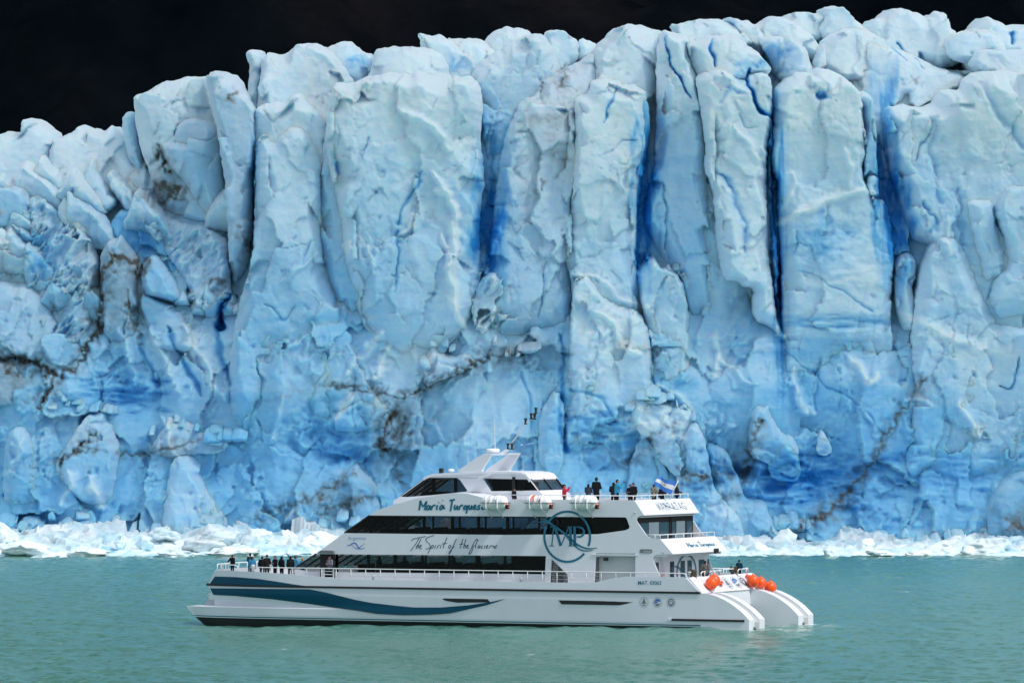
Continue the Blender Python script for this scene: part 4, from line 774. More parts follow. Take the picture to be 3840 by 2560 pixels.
band2 = PL([(1289,1998),(1384,1931.5),(2080,1936.5),(2348,1938.5),(2362,1976),(2352,1986),(2240,2003),(1880,2005)], WS)
band2i = PL([(1293,2001),(1384,1928),(2360,1936),(2366,1990),(2240,2008),(1880,2009)], WS)
for w0 in (WS + .115, BEAM - WS - .135):
    m = MB(); m.prism(band2i, w0, w0 + .02); m.build('window_band', GLASS, boat)
def screen(a, b, w0, w1, nb, name='windscreen', gm=GLASS, bars=.09):
    m = MB(); m.add([(a[0], w0, a[1]), (a[0], w1, a[1]), (b[0], w1, b[1]), (b[0], w0, b[1])], [(0, 1, 2, 3)]); g = m.build(name, gm, boat)
    m = MB()
    for k in range(nb + 1):
        w = w0 + (w1 - w0) * k / nb; d = Vector((b[0] - a[0], 0, b[1] - a[1])).normalized(); nn = Vector((-d.z, 0, d.x)) * .05; q = Vector((0, bars / 2, 0))
        A = Vector((a[0], w, a[1])); B = Vector((b[0], w, b[1])); v = [A - q - nn, A + q - nn, A + q + nn, A - q + nn, B - q - nn, B + q - nn, B + q + nn, B - q + nn]
        m.add(v, [(0, 1, 2, 3), (4, 7, 6, 5), (0, 4, 5, 1), (1, 5, 6, 2), (2, 6, 7, 3), (3, 7, 4, 0)])
    m.build('windscreen_frame', DARK, g); return g
screen(L(1100,2131,WS), L(1183,2076,WS), WS + .1, BEAM - WS - .1, 6)
screen(L(1289,1998,WS), L(1384,1931.5,WS), WS + .1, BEAM - WS - .1, 6)
a, b = L(1183,2076,WS), L(1289,1998,WS)
m = MB(); m.prism([a, b, (b[0] + .25, b[1] - .02), (b[0] + .2, a[1]), ], WS + .102, BEAM - WS - .102); m.build('front_panel', WHITE, boat)
# decks, ceilings, interiors
m = MB(); m.box(L(1289,2000,WS)[0] + .25, L(2500,2050,WS)[0], WS + .101, BEAM - WS - .101, 4.30, 4.78); m.build('upper_deck', WHITE, boat)
U2 = L(2040,1950,WS)[0]; m = MB(); m.box(U2, UA - .3, WS + .5, BEAM - WS - .5, 4.80, 6.70); m.build('cabin_core', DARK, boat)
U3 = L(1905,2100,WS)[0]; m = MB(); m.box(U3, U3 + 2.4, WS + .5, BEAM - WS - .5, 2.52, 4.28); m.build('cabin_core', DARK, boat)
m = MB(); m.box(L(1180,2100,WS)[0], U3 - .01, WS + .3, BEAM - WS - .3, 2.505, 2.56); m.build('cabin_floor', DARK, boat)
m = MB(); m.box(L(1300,2000,WS)[0], U2 - .01, WS + .3, BEAM - WS - .3, 4.785, 4.83); m.build('cabin_floor', DARK, boat)
m = MB(); m.box(L(1400,1930,WS)[0], U2 - .01, WS + .3, BEAM - WS - .3, 6.64, 6.70); m.build('cabin_ceiling', DARK, boat)
m = MB(); m.box(L(1230,2077,WS)[0], U3 - .01, WS + .3, BEAM - WS - .3, 4.24, 4.29); m.build('cabin_ceiling', DARK, boat)
def seat(u, w, z):
    m = MB(); m.box(u, u + .5, w, w + 2.2, z + .38, z + .5); m.box(u + .42, u + .56, w, w + 2.2, z + .45, z + 1.02); m.box(u + .1, u + .4, w + .2, w + .3, z, z + .38); m.box(u + .1, u + .4, w + 1.9, w + 2.0, z, z + .38)
    return m.build('seat_row', SEAT, boat, .03)
for i in range(9):
    for w in (1.6, 6.6):
        u = L(1340, 2000, WS)[0] + .8 + i * 1.28; seat(u, w, 4.8)
        u = L(1290, 2100, WS)[0] + .2 + i * 1.28; seat(u, w, 2.56)
# roof block of the second tier with the sloping front
CR = PL([(1384,1931.5),(1409,1914),(1430,1907),(1480,1891),(1560,1868),(1640,1855),(1700,1848),(1755,1850.5),(1800,1862.5),(1840,1871.5)], WS)
CR = [(u, z - .01) for u, z in CR]; m = MB(); m.prism(CR + [(CR[-1][0], 6.715), (CR[0][0] + .05, 6.715)], WS + .102, BEAM - WS - .102); m.build('coach_roof', WHITE, boat)
UT = L(2378,1875,WS)[0]; m = MB(); m.box(CR[-1][0] + .002, L(2400,1930,WS)[0], WS + .101, BEAM - WS - .101, 6.78, 7.15); m.build('sun_deck', WHITE, boat)
def aftpanel(pt, pb, name):
    (ut, zt), (ub, zb) = L(*pt, WS), L(*pb, WS); m = MB(); n = 10; P = []
    m.prism([(ut, zt), (ub, zb), (ub - .14, zb), (ut - .1, zt)], WS + .002, BEAM - WS - .002); return m.build(name, WHITE, boat, .03), (ut, zt), (ub, zb)
ap3 = aftpanel((2379,1875), (2417,1932), 'aft_bulwark'); ap2 = aftpanel((2477,2020), (2525,2077), 'aft_bulwark')
m = MB(); m.box(UA - .1, L(2416,1932,WS)[0] - .16, WS + .101, BEAM - WS - .101, 6.715, 6.775); m.build('soffit', WHITE2, boat)
# aft cabin walls: glass doors above, white doors below
def aftwall(u, z0, z1, name, wm, cols, h0, h1, gm):
    m = MB(); m.box(u, u + .08, WS + .12, BEAM - WS - .12, z0, z1); wl = m.build(name, wm, boat)
    for a, b in cols:
        m = MB(); m.box(u + .082, u + .11, a, b, h0, h1); m.build('window', gm, wl)
    return wl
GLB = paint('blue grey glass', (.035, .075, .11), .08, .1, .8); GLP = paint('pale glass poster', (.20, .27, .31), .3, .3)
aw = aftwall(UA, 4.79, 6.71, 'aft_glass_wall', DARK, [(1.15, 2.35), (4.1, 5.6), (6.0, 6.6), (8.4, 9.2)], 4.95, 6.35, GLB)
m = MB(); m.box(UA + .083, UA + .115, 2.45, 4.0, 4.9, 6.38); m.build('window', GLP, aw); m = MB(); m.box(UA + .083, UA + .115, 6.75, 8.1, 4.9, 6.38); m.build('window', GLP, aw)
m = MB(); m.box(UA + .12, UA + .18, 5.62, 5.72, 4.8, 6.6); m.box(UA + .12, UA + .18, 5.85, 5.95, 4.8, 6.6); m.build('door_frame', DARK, aw)
awl = aftwall(UB, 2.51, 4.29, 'aft_bulkhead', WHITE, [(1.1, 1.55), (3.35, 3.95), (5.0, 5.65), (6.1, 6.75), (7.9, 8.75), (9.3, 9.5)], 2.95, 3.95, GLB)
def ring(m, put, cx, cy, rx, ry, a0, a1, wd, n=40, mi=0):
    P = [(cx + rx * math.cos(R(a0 + (a1 - a0) * i / n)), cy - ry * math.sin(R(a0 + (a1 - a0) * i / n))) for i in range(n + 1)]
    m.ribbon(P, wd, put, mi, closed=False)
putb = lambda w, z: (UB + .125, w, z)
m = MB(); ring(m, putb, 5.9, -3.25, 1.5, 1.05, -40, 250, .13); m.v = [(x, y, abs(z)) for x, y, z in m.v]; m.ribbon([(3.9, 3.62), (4.6, 3.6), (5.2, 3.2), (5.8, 2.8), (6.3, 2.62)], .12, putb, taper=True); m.build('lettering', TEAL2, awl)

# ---- wheelhouse
WH = 3.1; WH2 = 7.1
H_OUT = [(1474,1876),(1498,1862),(1599,1787),(1623,1778.5),(1804,1769),(1926,1770),(1955,1773),(1972,1779),(1987,1795),(2020,1838),(2040,1857),(2049,1888),(1474,1888)]
W1 = rnd([(1520,1863),(1503,1861),(1600,1790.5),(1712,1790.5),(1724,1798),(1752,1838),(1748,1842.5),(1617,1856)], (3,5,6), .3)
W2 = [(1812,1793),(1982,1796),(2015,1838),(1842,1841)]
m = MB(); m.prism([PL(H_OUT, WH), PL(W1, WH), PL(W2, WH)], WH, WH + .1); m.build('wheelhouse_side', WHITE, boat, .015)
m = MB(); m.prism([PL(H_OUT, WH), PL(W1, WH), PL(W2, WH)], WH2 - .1, WH2); m.build('wheelhouse_side', WHITE, boat)
for Wn in (W1, W2):
    for w0 in (WH + .03, WH2 - .05): m = MB(); m.prism(PL(Wn, WH), w0, w0 + .02); m.build('window', GLASS, boat)
g = screen(L(1499,1862,WH), L(1600,1788,WH), WH + .1, WH2 - .1, 4); screen(L(1987,1795,WH), L(2021,1838,WH), WH + .1, WH2 - .1, 2, 'aft_window')
a, b = L(2021,1838,WH), L(2049,1888,WH); m = MB(); m.add([(a[0], WH + .1, a[1]), (a[0], WH2 - .1, a[1]), (b[0], WH2 - .1, b[1]), (b[0], WH + .1, b[1])], [(0, 1, 2, 3)]); m.build('wheelhouse_back', WHITE, boat)
TOPL = [(1590,1791),(1599,1785),(1623,1776),(1700,1771),(1804,1766.5),(1926,1767.5),(1957,1771),(1975,1777),(1991,1797)]
tp = PL(TOPL, WH); m = MB(); m.prism(tp + [(u - (.1 if i == 0 else 0), z - .16) for i, (u, z) in enumerate(reversed(tp))], WH - .12, WH2 + .12); m.build('wheelhouse_roof', WHITE, boat, .04)
for x, t in ((1622, .2), (1705, .22)): u = L(x, 1800, WH)[0]; m = MB(); m.box(u - t / 2, u + t / 2, WH + .12, WH + .2, 7.72, 9.2); m.build('mullion', DARK, boat)
for x, t in ((1938, .16), (1977, .22)): u = L(x, 1800, WH)[0]; m = MB(); m.box(u - t / 2, u + t / 2, WH + .12, WH + .2, 7.9, 9.15); m.build('mullion', DARK, boat)
ua, ub = L(1835,1800,WH)[0], L(1932,1800,WH)[0]; m = MB(); m.box(ua, ub, WH + .5, WH2 - .5, 7.2, 9.1); m.build('wheelhouse_core', DARK, boat)
m = MB(); m.box(L(1560,1800,WH)[0], ua - .01, WH + .3, WH2 - .3, 7.7, 7.8); m.box(L(1570,1800,WH)[0], L(1600,1800,WH)[0], WH + .5, WH2 - .5, 7.8, 8.15); m.build('helm_console', DARK, boat)
m = MB(); m.prism(PL([(1803,1797),(1812,1783),(1857,1774),(1852,1781)], WH), WH - .55, WH - .125); m.build('door_canopy', WHITE, boat, .01)
u = L(1927,1790,WH)[0]; m = MB(); m.box(u - .1, u + .1, WH - .04, WH - .002, 7.2, 9.15); m.build('door_post', BLACK, boat)
# roof fittings
u, z = L(1675,1771,4.5); m = MB(); m.box(u - .11, u + .11, 3.6, 3.85, z - .1, z + .28); m.build('searchlight', BLACK, boat)
u, z = L(1699,1771,4.5); m = MB(); m.lathe([(.06, 0), (.06, .12), (.2, .17), (.22, .26), (.12, .31), (0, .32)], 14, Matrix.Translation((u, 4.2, z - .08))); m.build('antenna_dome', WHITE2, boat)
# ---- radar arch
AL = [(1716,1768),(1719,1762),(1785,1716),(1812,1702),(1846,1701),(1838,1712),(1812,1754),(1807,1764),(1809,1774),(1795,1774)]
for w in (3.05, 7.2): m = MB(); m.prism(PL(AL, 3.05), w, w + .22); m.build('arch_leg', WHITE, boat, .05)
m = MB(); m.prism(PL([(1806,1707),(1814,1701),(1846,1700),(1843,1707)], 3.05), 3.05 + .222, 7.198); m.build('arch_top', WHITE, boat, .02)
u, z = L(1847,1699,5.0); u = L(1830,1699,5.0)[0]; m = MB(); m.lathe([(.1, -.05), (.1, .03), (.43, .05), (.45, .12), (.44, .24), (.36, .30), (0, .31)], 24, Matrix.Translation((L(1848,1700,5.)[0], 5.0, z))); m.build('radar_dome', WHITE2, boat)
a, b = L(1857,1697,5.0), L(1853,1566,5.0); m = MB(); m.tube([(a[0], 5, a[1]), (b[0], 5, b[1])], .028, 5, r1=.015); m.build('whip_antenna', WHITE2, boat)
a, b, c = L(1888,1702,5.0), L(1971,1590,5.0), L(2008,1546,5.0)
m = MB(); m.tube([(a[0], 5, a[1]), (b[0], 5, b[1]), (c[0], 5, c[1])], .05, 8, r1=.03); mast = m.build('mast', WHITE2, boat)
m = MB(); m.prism(PL([(1868,1702),(1905,1680),(1908,1686),(1893,1702)], 5), 4.9, 5.1); m.build('mast_foot', WHITE2, mast)
for x, y in ((2009.5,1539),(1992,1560),(2005,1562),(1971,1579),(1905,1672.5),(1920,1674)):
    u, z = L(x, y, 5.0); m = MB(); m.lathe([(.11, -.19), (.11, -.13), (.07, -.1), (.07, .1), (.11, .13), (.11, .19)], 10, Matrix.Translation((u, 5, z))); m.build('navigation_light', BLACK, mast)
    q, zq = L(x + 3, y + 12, 5.); m = MB(); m.tube([(u, 5, z - .18), (q - .1, 5, zq - .05)], .025, 5); m.build('light_bracket', WHITE2, mast)

# ---- railings
def post(m, u, w, z0, z1, r=.028): m.tube([(u, w, z0), (u, w, z1)], r, 6)
ZR = 3.335
m = MB(); pts = []
u_s = Lh(945,2140)[0]; u_e = L(2572, 2150)[0]
for u in np.linspace(u_s, u_e - .25, 60): pts.append((u, wout(u, 2) + .07, ZR + .12 * min(max((-15.5 - u) / 3, 0), 1)))
pts = [(u_s - .22, pts[0][1], 3.1), (u_s - .16, pts[0][1], 3.34)] + pts + [(u_e - .05, .07, ZR - .04), (u_e, .07, ZR - .15), (u_e, .07, 3.08)]
m.tube(pts, .034, 6)
x = 983.
while x < 2570:
    u, w, z = Lh(x, 2150)
    if u > -19 and u < u_e - .2: post(m, u, w + .07, sheer(u) - .03, ZR + .02)
    x += 55.2
near_rail = m.build('deck_rail', WHITE2, boat)
m = MB()
for z in (2.86, 3.10):
    m.tube([(L(1300,2150)[0], .07, z), (L(2255 if z < 3 else 2290,2150)[0], .07, z)], .009, 4)
m.build('guard_wire', STEEL, near_rail)
m = MB(); us1 = Lh(819,2128)[0]; P = [(us1 + .02, 1.42, 3.08), (us1, 1.40, 3.42)] + [(u, wout(u, 2) + .1, 3.45) for u in np.linspace(us1 + .2, us1 + 1.35, 6)] + [(us1 + 1.55, wout(us1 + 1.5, 2) + .1, 3.38), (us1 + 1.62, wout(us1 + 1.5, 2) + .1, 3.1)]
m.tube(P, .034, 6)
for k in (.35, .8): post(m, us1 + k, wout(us1 + k, 2) + .1, 3.05, 3.45)
m.build('bow_rail', WHITE2, boat)
m = MB(); FP = [p for p in planpath(3.1, .1) if 1.3 < p[1] < BEAM - 1.3]; m.tube([(u, w, 3.45) for u, w in FP], .034, 6)
for i in range(0, len(FP), 3): post(m, FP[i][0], FP[i][1], 3.05, 3.45)
m.build('bow_rail', WHITE2, boat)
m = MB(); m.tube([(u, BEAM - .07, ZR) for u in (-17.5, u_e - .4)], .034, 6); [post(m, u, BEAM - .07, 2.66, ZR) for u in np.arange(-17.5, u_e - .4, 1.0)]; m.build('deck_rail', WHITE2, boat)
def bollard(u, w, z, s=1., name='bollard'):
    m = MB(); m.lathe([(.11*s, 0), (.11*s, .38*s), (.15*s, .40*s), (.15*s, .46*s), (0, .47*s)], 12, Matrix.Translation((u, w, z))); return m.build(name, WHITE2, boat)
bollard(Lh(928,2140)[0], 1.1, 3.05, .9); bollard(-16.9, 4.4, 3.0, .8)
for x in (1393, 1947): bollard(L(x,2160)[0], .25, 2.6, .7, 'deck_vent')
m = MB(); gu = L(1206,2150)[0]; gv = L(1248,2150)[0]
for u in (gu, gu + .12, gv): m.box(u - .03, u + .03, .06, .12, 2.66, 3.36)
for z in (2.75, 2.95, 3.15): m.tube([(gu, .09, z), (gv, .09, z)], .022, 5)
m.build('boarding_gate', WHITE2, near_rail)
# front doorway of the lower cabin
ua, za = L(1194,2066,WS); ub, zb = L(1256,2074,WS); m = MB(); m.prism(rnd([(ua, 4.28), (ub, 4.28), (ub, 4.45), (ua + .25, 4.45)], (2,3), .4), WS - .25, WS - .004); m.build('door_hood', GREYP, boat)
m = MB(); m.box(ua + .1, ub - .05, WS + .04, WS + .075, 2.52, 4.27); m.build('doorway_dark', DARK, boat)  # dark slab standing in for the shade inside the open doorway
# sun deck rail, aft rails
def deckrail(path, zb, zt, posts, name='sun_deck_rail'):
    m = MB(); m.tube([(u, w, zt) for u, w in path], .032, 6)
    for u, w in posts: post(m, u, w, zb, zt, .026)
    return m.build(name, WHITE2, boat)
z3 = L(2160,1872.5,WS)[1]; zt = z3 + .26
ur = UT - .08; deckrail([(L(1846,1855,WS)[0], WS + .05), (ur, WS + .05), (ur, BEAM - WS - .05), (L(1846,1855,WS)[0], BEAM - WS - .05)], z3 - .03, zt,
    [(L(x,1860,WS)[0], WS + .05) for x in (1850,1955,2062,2124,2178,2232,2288,2345)] + [(ur, WS + .05 + (BEAM - 2 * WS - .1) * k / 7) for k in range(8)] + [(u, BEAM - WS - .05) for u in np.arange(3, ur, 1.2)])
z2 = L(2476,2020,WS)[1]; zt2 = L(2476,2004.5,WS)[1]; ur2 = L(2477,2020,WS)[0] - .06
deckrail([(L(2424,2005,WS)[0], WS + .05), (ur2, WS + .05), (ur2, BEAM - WS - .05), (L(2424,2005,WS)[0] + .8, BEAM - WS - .05)], z2 - .03, zt2, [(ur2, WS + .05 + (BEAM - 2 * WS - .1) * k / 7) for k in range(8)] + [(L(2455,2010,WS)[0], WS + .05)], 'aft_deck_rail')
# stern rails: loops across the top of the stern slope
m = MB()
for a, b in ((1.0, 1.0), (2.3, 5.4), (8.2, 9.9)):
    if a == b: continue
    m.tube([(14.2, a, 3.05), (14.2, a + .05, 3.30), (14.2, a + .2, 3.37), (14.2, b - .2, 3.37), (14.2, b - .05, 3.30), (14.2, b, 3.05)], .035, 6)
    for k in np.arange(a + .6, b - .3, .8): post(m, 14.2, k, 3.05, 3.37)
m.tube([(14.2, 5.9, 3.05), (14.2, 5.9, 3.42), (14.2, 7.9, 3.42), (14.2, 7.9, 3.05)], .035, 6)
m.build('stern_rail', WHITE2, boat)
for w in (.9, 5.65, 10.0): bollard(14.05, w, 3.0, .9)
m = MB(); m.box(10.6, 11.6, 3.2, 4.1, 2.55, 3.05); m.box(11.4, 12.2, 1.5, 2.2, 2.55, 3.0); m.build('locker', RED, boat)
u, z = L(2666,2052,WS); zz = ap2[1][1] - .55
m = MB(); m.box(ap2[2][0] - .02, ap2[2][0] + .22, 7.35, 7.6, 4.42, 4.68); m.tube([(ap2[2][0] - .1, 7.47, 4.5), (ap2[2][0] + .1, 7.47, 4.35)], .03, 5); m.build('floodlight', BLACK, boat)
u, z = L(2268,2079,WS); m = MB(); m.box(u - .1, u + .1, WS - .02, WS + .3, 4.02, 4.22); m.build('floodlight', BLACK, boat)
for x, y in ((2487,2069),(2381,1921),(1663,1871),(1782,1914)):
    u, z = L(x, y, WS); m = MB(); m.lathe([(.05, 0), (.05, .06), (0, .08)], 8, Matrix.Translation((u, WS - .001, z)) @ Matrix.Rotation(R(90), 4, 'X')); m.build('side_lamp', STEEL, boat)

# ---- lettering and emblems
def onside(sx, sy, sc, w):
    return lambda x, y: (lambda q: (q[0], w - .014, q[1]))(L(sx + x / sc, sy + y / sc, w))
NAME = [[(310,1385),(318,1320),(325,1262)],[(325,1262),(350,1335),(366,1335),(405,1270)],[(405,1270),(388,1345),(378,1382)],[(432,1318),(405,1342),(402,1376),(425,1374),(445,1340),(450,1312),(442,1365),(456,1380)],
 [(464,1382),(476,1322),(472,1345),(498,1316),(514,1328)],[(540,1318),(526,1366),(540,1378)],[(552,1288),(560,1286)],[(602,1318),(572,1342),(568,1374),(588,1374),(615,1338),(620,1312),(610,1362),(640,1358)],
 [(692,1262),(762,1250)],[(727,1255),(716,1330),(704,1395)],[(762,1316),(750,1355),(762,1378),(786,1350),(795,1316),(786,1365),(800,1376)],[(812,1382),(824,1322),(820,1345),(846,1316),(862,1328)],
 [(902,1322),(872,1342),(870,1374),(892,1370),(914,1336),(921,1318),(912,1372),(904,1426)],[(942,1316),(931,1355),(943,1378),(966,1348),(976,1316),(968,1365),(982,1375)],
 [(1000,1356),(1027,1334),(1013,1316),(997,1340),(996,1370),(1018,1376),(1042,1358)],[(1084,1320),(1056,1328),(1052,1342),(1072,1354),(1066,1372),(1040,1374)],[(1128,1322),(1102,1342),(1099,1372),(1118,1372),(1142,1342),(1150,1322),(1142,1362),(1165,1360)]]
m = MB(); pt = onside(1480, 1500, 3.36, WS)
for s_ in NAME: m.ribbon(s_, 23, pt)
m.build('ship_name', TEAL2, boat)
SPIRIT = [[(775,432),(785,410),(860,395),(932,382)],[(862,395),(830,455),(765,540)],[(880,410),(822,522)],[(826,500),(845,470),(856,482),(846,515)],[(865,500),(887,484),(877,473),(862,498),(868,522),(892,512)],
 [(1026,370),(940,396),(928,425),(975,468),(985,495),(960,522),(930,516)],[(1002,478),(955,570)],[(992,495),(1014,474),(1020,495),(1002,516),(985,506)],[(1042,478),(1030,516)],[(1055,516),(1068,478),(1064,492),(1086,474)],
 [(1102,478),(1090,514)],[(1167,394),(1122,498),(1132,512)],[(1108,466),(1168,454)],[(1198,478),(1180,495),(1186,514),(1206,505),(1211,484),(1197,478)],[(1270,408),(1228,500),(1196,578),(1184,572),(1196,545),(1248,492)],
 [(1342,408),(1314,500),(1308,516)],[(1302,470),(1348,464)],[(1374,412),(1345,514)],[(1350,496),(1368,474),(1374,490),(1363,514)],[(1384,500),(1404,482),(1394,474),(1380,500),(1388,516),(1408,507)],
 [(1512,432),(1500,410),(1474,422),(1432,520),(1402,572),(1414,582),(1442,545),(1452,500),(1470,480)],[(1502,420),(1474,500),(1488,512)],[(1524,480),(1506,494),(1508,514),(1524,504),(1534,478),(1528,512)],
 [(1562,482),(1545,496),(1546,514),(1564,507)],[(1587,480),(1578,514)],[(1598,502),(1620,485),(1610,476),(1597,500),(1605,516),(1624,506)],[(1634,514),(1643,480),(1640,494),(1662,478)],[(1668,482),(1670,505),(1690,480),(1690,512)],[(1718,476),(1700,490),(1712,502),(1690,516)]]
m = MB(); pt = onside(1280, 1880, 2.94, WS)
for s_ in SPIRIT: m.ribbon(s_, 7.5, pt)
m.build('slogan', INK, boat)
# round logo: ring, letters, swoosh
m = MB(); pt = onside(1880, 1880, 2.94, WS)
ring(m, pt, 727, 385, 252, 276, 143, -22, 25, 60); ring(m, pt, 727, 385, 252, 276, 156, 318, 25, 60)
for s_, w_ in (([(578,278),(556,486)],12),([(592,274),(622,376),(655,486)],30),([(660,480),(742,284)],12),([(762,274),(764,488)],30),([(808,272),(812,488)],30)): m.ribbon(s_, w_, pt)
m.ribbon([(540,276),(608,276)], 9, pt); m.ribbon([(526,487),(582,487)], 9, pt); m.ribbon([(732,276),(782,276)], 9, pt); m.ribbon([(738,487),(796,487)], 9, pt); m.ribbon([(790,276),(850,276)], 9, pt); m.ribbon([(790,487),(838,487)], 9, pt)
m.ribbon([(820,278),(890,284),(918,325),(900,372),(862,390),(828,384)], 24, pt, taper=True)
m.ribbon([(402,228),(470,214),(540,236),(620,292),(700,352),(760,404),(830,470),(900,505),(970,522),(1056,508)], 26, pt, taper=True)
m.ribbon([(712,385),(790,470),(860,528),(930,545),(1012,534)], 16, pt, taper=True); m.ribbon([(455,182),(520,215),(600,272)], 12, pt, taper=True)
m.build('logo', TEAL2, boat)
m = MB(); ring(m, pt, 597, 228, 30, 32, 0, 360, 9, 24); m.build('logo_dot', BLACK, boat)
def text(s, box, w, mat, name, italic=0., bold=0., put=None):
    c = bpy.data.curves.new('t', 'FONT'); c.body = s; c.offset = bold; c.shear = italic; c.resolution_u = 3; o = bpy.data.objects.new('t', c); COL.objects.link(o)
    me = bpy.data.meshes.new_from_object(o); bpy.data.objects.remove(o)
    V = [v.co.copy() for v in me.vertices]; F_ = [tuple(p.vertices) for p in me.polygons]
    x0, x1 = min(v.x for v in V), max(v.x for v in V); y0, y1 = min(v.y for v in V), max(v.y for v in V)
    m = MB(); q = [((v.x - x0) / (x1 - x0), (v.y - y0) / (y1 - y0)) for v in V]
    if put is None: put = lambda a, b: (lambda r: (r[0], w - .016, r[1]))(L(box[0] + (box[2] - box[0]) * a, box[3] - (box[3] - box[1]) * b, w))
    m.add([put(a, b) for a, b in q], F_); return m.build(name, mat, boat)
text('Argentina', (1306, 2010, 1372, 2026), WS, PALEBLUE, 'country_name'); text('MAT. 03063', (2393, 2176, 2480, 2191), 0, TEAL2, 'registration', bold=.012)
m = MB(); pt2 = onside(1280, 1880, 2.94, WS); m.ribbon([(62,484),(95,480),(130,455),(160,455),(185,500),(205,524),(262,510)], 13, pt2, taper=True); m.ribbon([(110,475),(150,510),(185,524),(215,490),(262,460)], 8, pt2, taper=True); m.build('wave_emblem', BLUEP, boat)
# pill shaped badge
m = MB(); a, b = L(2405,2065,WS), L(2440,2065,WS); zc = a[1]; rr = .12; P = [(b[0] + rr * math.sin(R(k)), zc + rr * math.cos(R(k))) for k in range(0, 181, 20)] + [(a[0] - rr * math.sin(R(k)), zc - rr * math.cos(R(k))) for k in range(0, 181, 20)]
m.prism(P, WS - .02, WS - .003); m.build('badge', GREYP, boat); text('TECNAO', (2413, 2064, 2443, 2070.5), WS - .012, WHITE2, 'badge_lettering')
def emblem(kind, put, name='emblem'):
    """unit disc emblem, put(x, y) maps -1..1"""
    m = MB(); cir = lambda r, n=28: [(r * math.cos(2 * math.pi * k / n), r * math.sin(2 * math.pi * k / n)) for k in range(n)]
    P = cir(.95, 28); m.ribbon(P, .05, put, 0, closed=True); m.ribbon(cir(.72), .04, put, 0, closed=True)
    if kind == 0: m.add([put(x, y) for x, y in [(-.5, -.28), (.5, -.28), (.28, .1), (.36, .1), (0, .72), (-.36, .1), (-.28, .1)]], [(0, 1, 2, 3, 4, 5, 6)], 0); m.ribbon([(0, -.28), (0, -.55)], .14, put, 0); m.ribbon([(-.28, -.6), (.28, -.6)], .1, put, 0)
    if kind == 1: m.add([put(x, y) for x, y in [(.68 * math.cos(R(a)), .68 * math.sin(R(a))) for a in range(20, 201, 15)]], [tuple(range(13))], 1); m.ribbon([(-.55, .12), (-.1, .28), (.2, .0), (.45, .15)], .2, put, 2); m.add([put(x, y) for x, y in [(-.55, -.42), (-.1, -.2), (.2, -.35), (.5, -.1), (.35, -.55), (0, -.68), (-.3, -.62)]], [tuple(range(7))], 0)
    if kind == 2: m.ribbon(cir(.60), .12, put, 3, closed=True); m.ribbon([(-.12, -.62), (-.12, -.38), (-.4, 0), (0, .38), (.4, 0), (.12, -.38), (.12, -.62)], .11, put, 3)
    return m.build(name, [GREYP, BLUEP, WHITE2, INK], boat)
for k, (x, y) in enumerate(((2415,2256),(2466,2257),(2517,2257))):
    u, z = L(x, y); emblem(k, lambda a, b, u=u, z=z: (u + a * .31, -.012, z + b * .31))
SU, SZ = (15.22 - 14.34), (2.14 - 3.085); SN = math.hypot(SU, SZ)
def onslope(w, v, d=.015): # v measured down the slope from its top
    t = v / SN; return (14.34 + SU * t + d, w, 3.085 + SZ * t + d)
for k, w in enumerate((5.1, 6.5, 7.7)): emblem(k, lambda a, b, w=w: onslope(w + a * .58, .66 - b * .48))
def onpanel(ap, w, t, d=.012): (ut, zt_), (ub, zb_) = ap[1], ap[2]; return (ut + (ub - ut) * t + d, w, zt_ + (zb_ - zt_) * t + .003)
m = MB()
for s_ in NAME: m.ribbon(s_, 20, lambda x, y: onpanel(ap2, 4.1 + (x - 310) / 855 * 4.3, .30 + (y - 1250) / 176 * .42))
m.build('ship_name', TEAL2, boat)
LET = {'M': [[(0,0),(.12,1),(.5,.15),(.88,1),(1,0)]], 'A': [[(0,0),(.5,1),(1,0)],[(.2,.35),(.8,.35)]], 'R': [[(.1,0),(.1,1),(.8,.95),(.8,.55),(.1,.5)],[(.4,.5),(1,0)]], 'P': [[(.1,0),(.1,1),(.85,.95),(.85,.5),(.1,.45)]],
       'T': [[(0,1),(1,1)],[(.5,1),(.5,0)]], 'G': [[(1,.85),(.6,1),(.05,.7),(.05,.25),(.6,0),(1,.15),(1,.45),(.6,.45)]]}
for k, ch in enumerate('MARPATAG'):
    m = MB()
    for st in LET[ch]:
        for p0, p1 in zip(st, st[1:]): m.ribbon([(p0[0], p0[1]), (p1[0], p1[1])], .09, lambda x, y, k=k: onpanel(ap3, 3.7 + k * .56 + x * .40, .72 - .46 * y))
    m.build('letter', INK, boat)
m = MB(); m.ribbon([(0, 0), (.2, .1), (.35, .6), (.6, .9), (.72, .85)], .05, lambda x, y: onpanel(ap3, 4.0 + 4 * x, .24 + .5 * y), taper=True); m.build('logo', TEAL2, boat)
# ------------------------------------------------------------------ things carried by the boat
def place(o, u, w, z, rot=0.):
    o.location = BW(u, w, z); o.rotation_euler = (0, 0, -YAW + rot); return o
def empty(name, u, w, z, rot=0.):
    o = bpy.data.objects.new(name, None); COL.objects.link(o); return place(o, u, w, z, rot)
def dup(root, u, w, z, rot=0.):
    r = root.copy(); COL.objects.link(r); place(r, u, w, z, rot)
    for ch in list(root.children):
        c = ch.copy(); COL.objects.link(c); c.parent = r
        for g in ch.children: d = g.copy(); COL.objects.link(d); d.parent = c
    return r
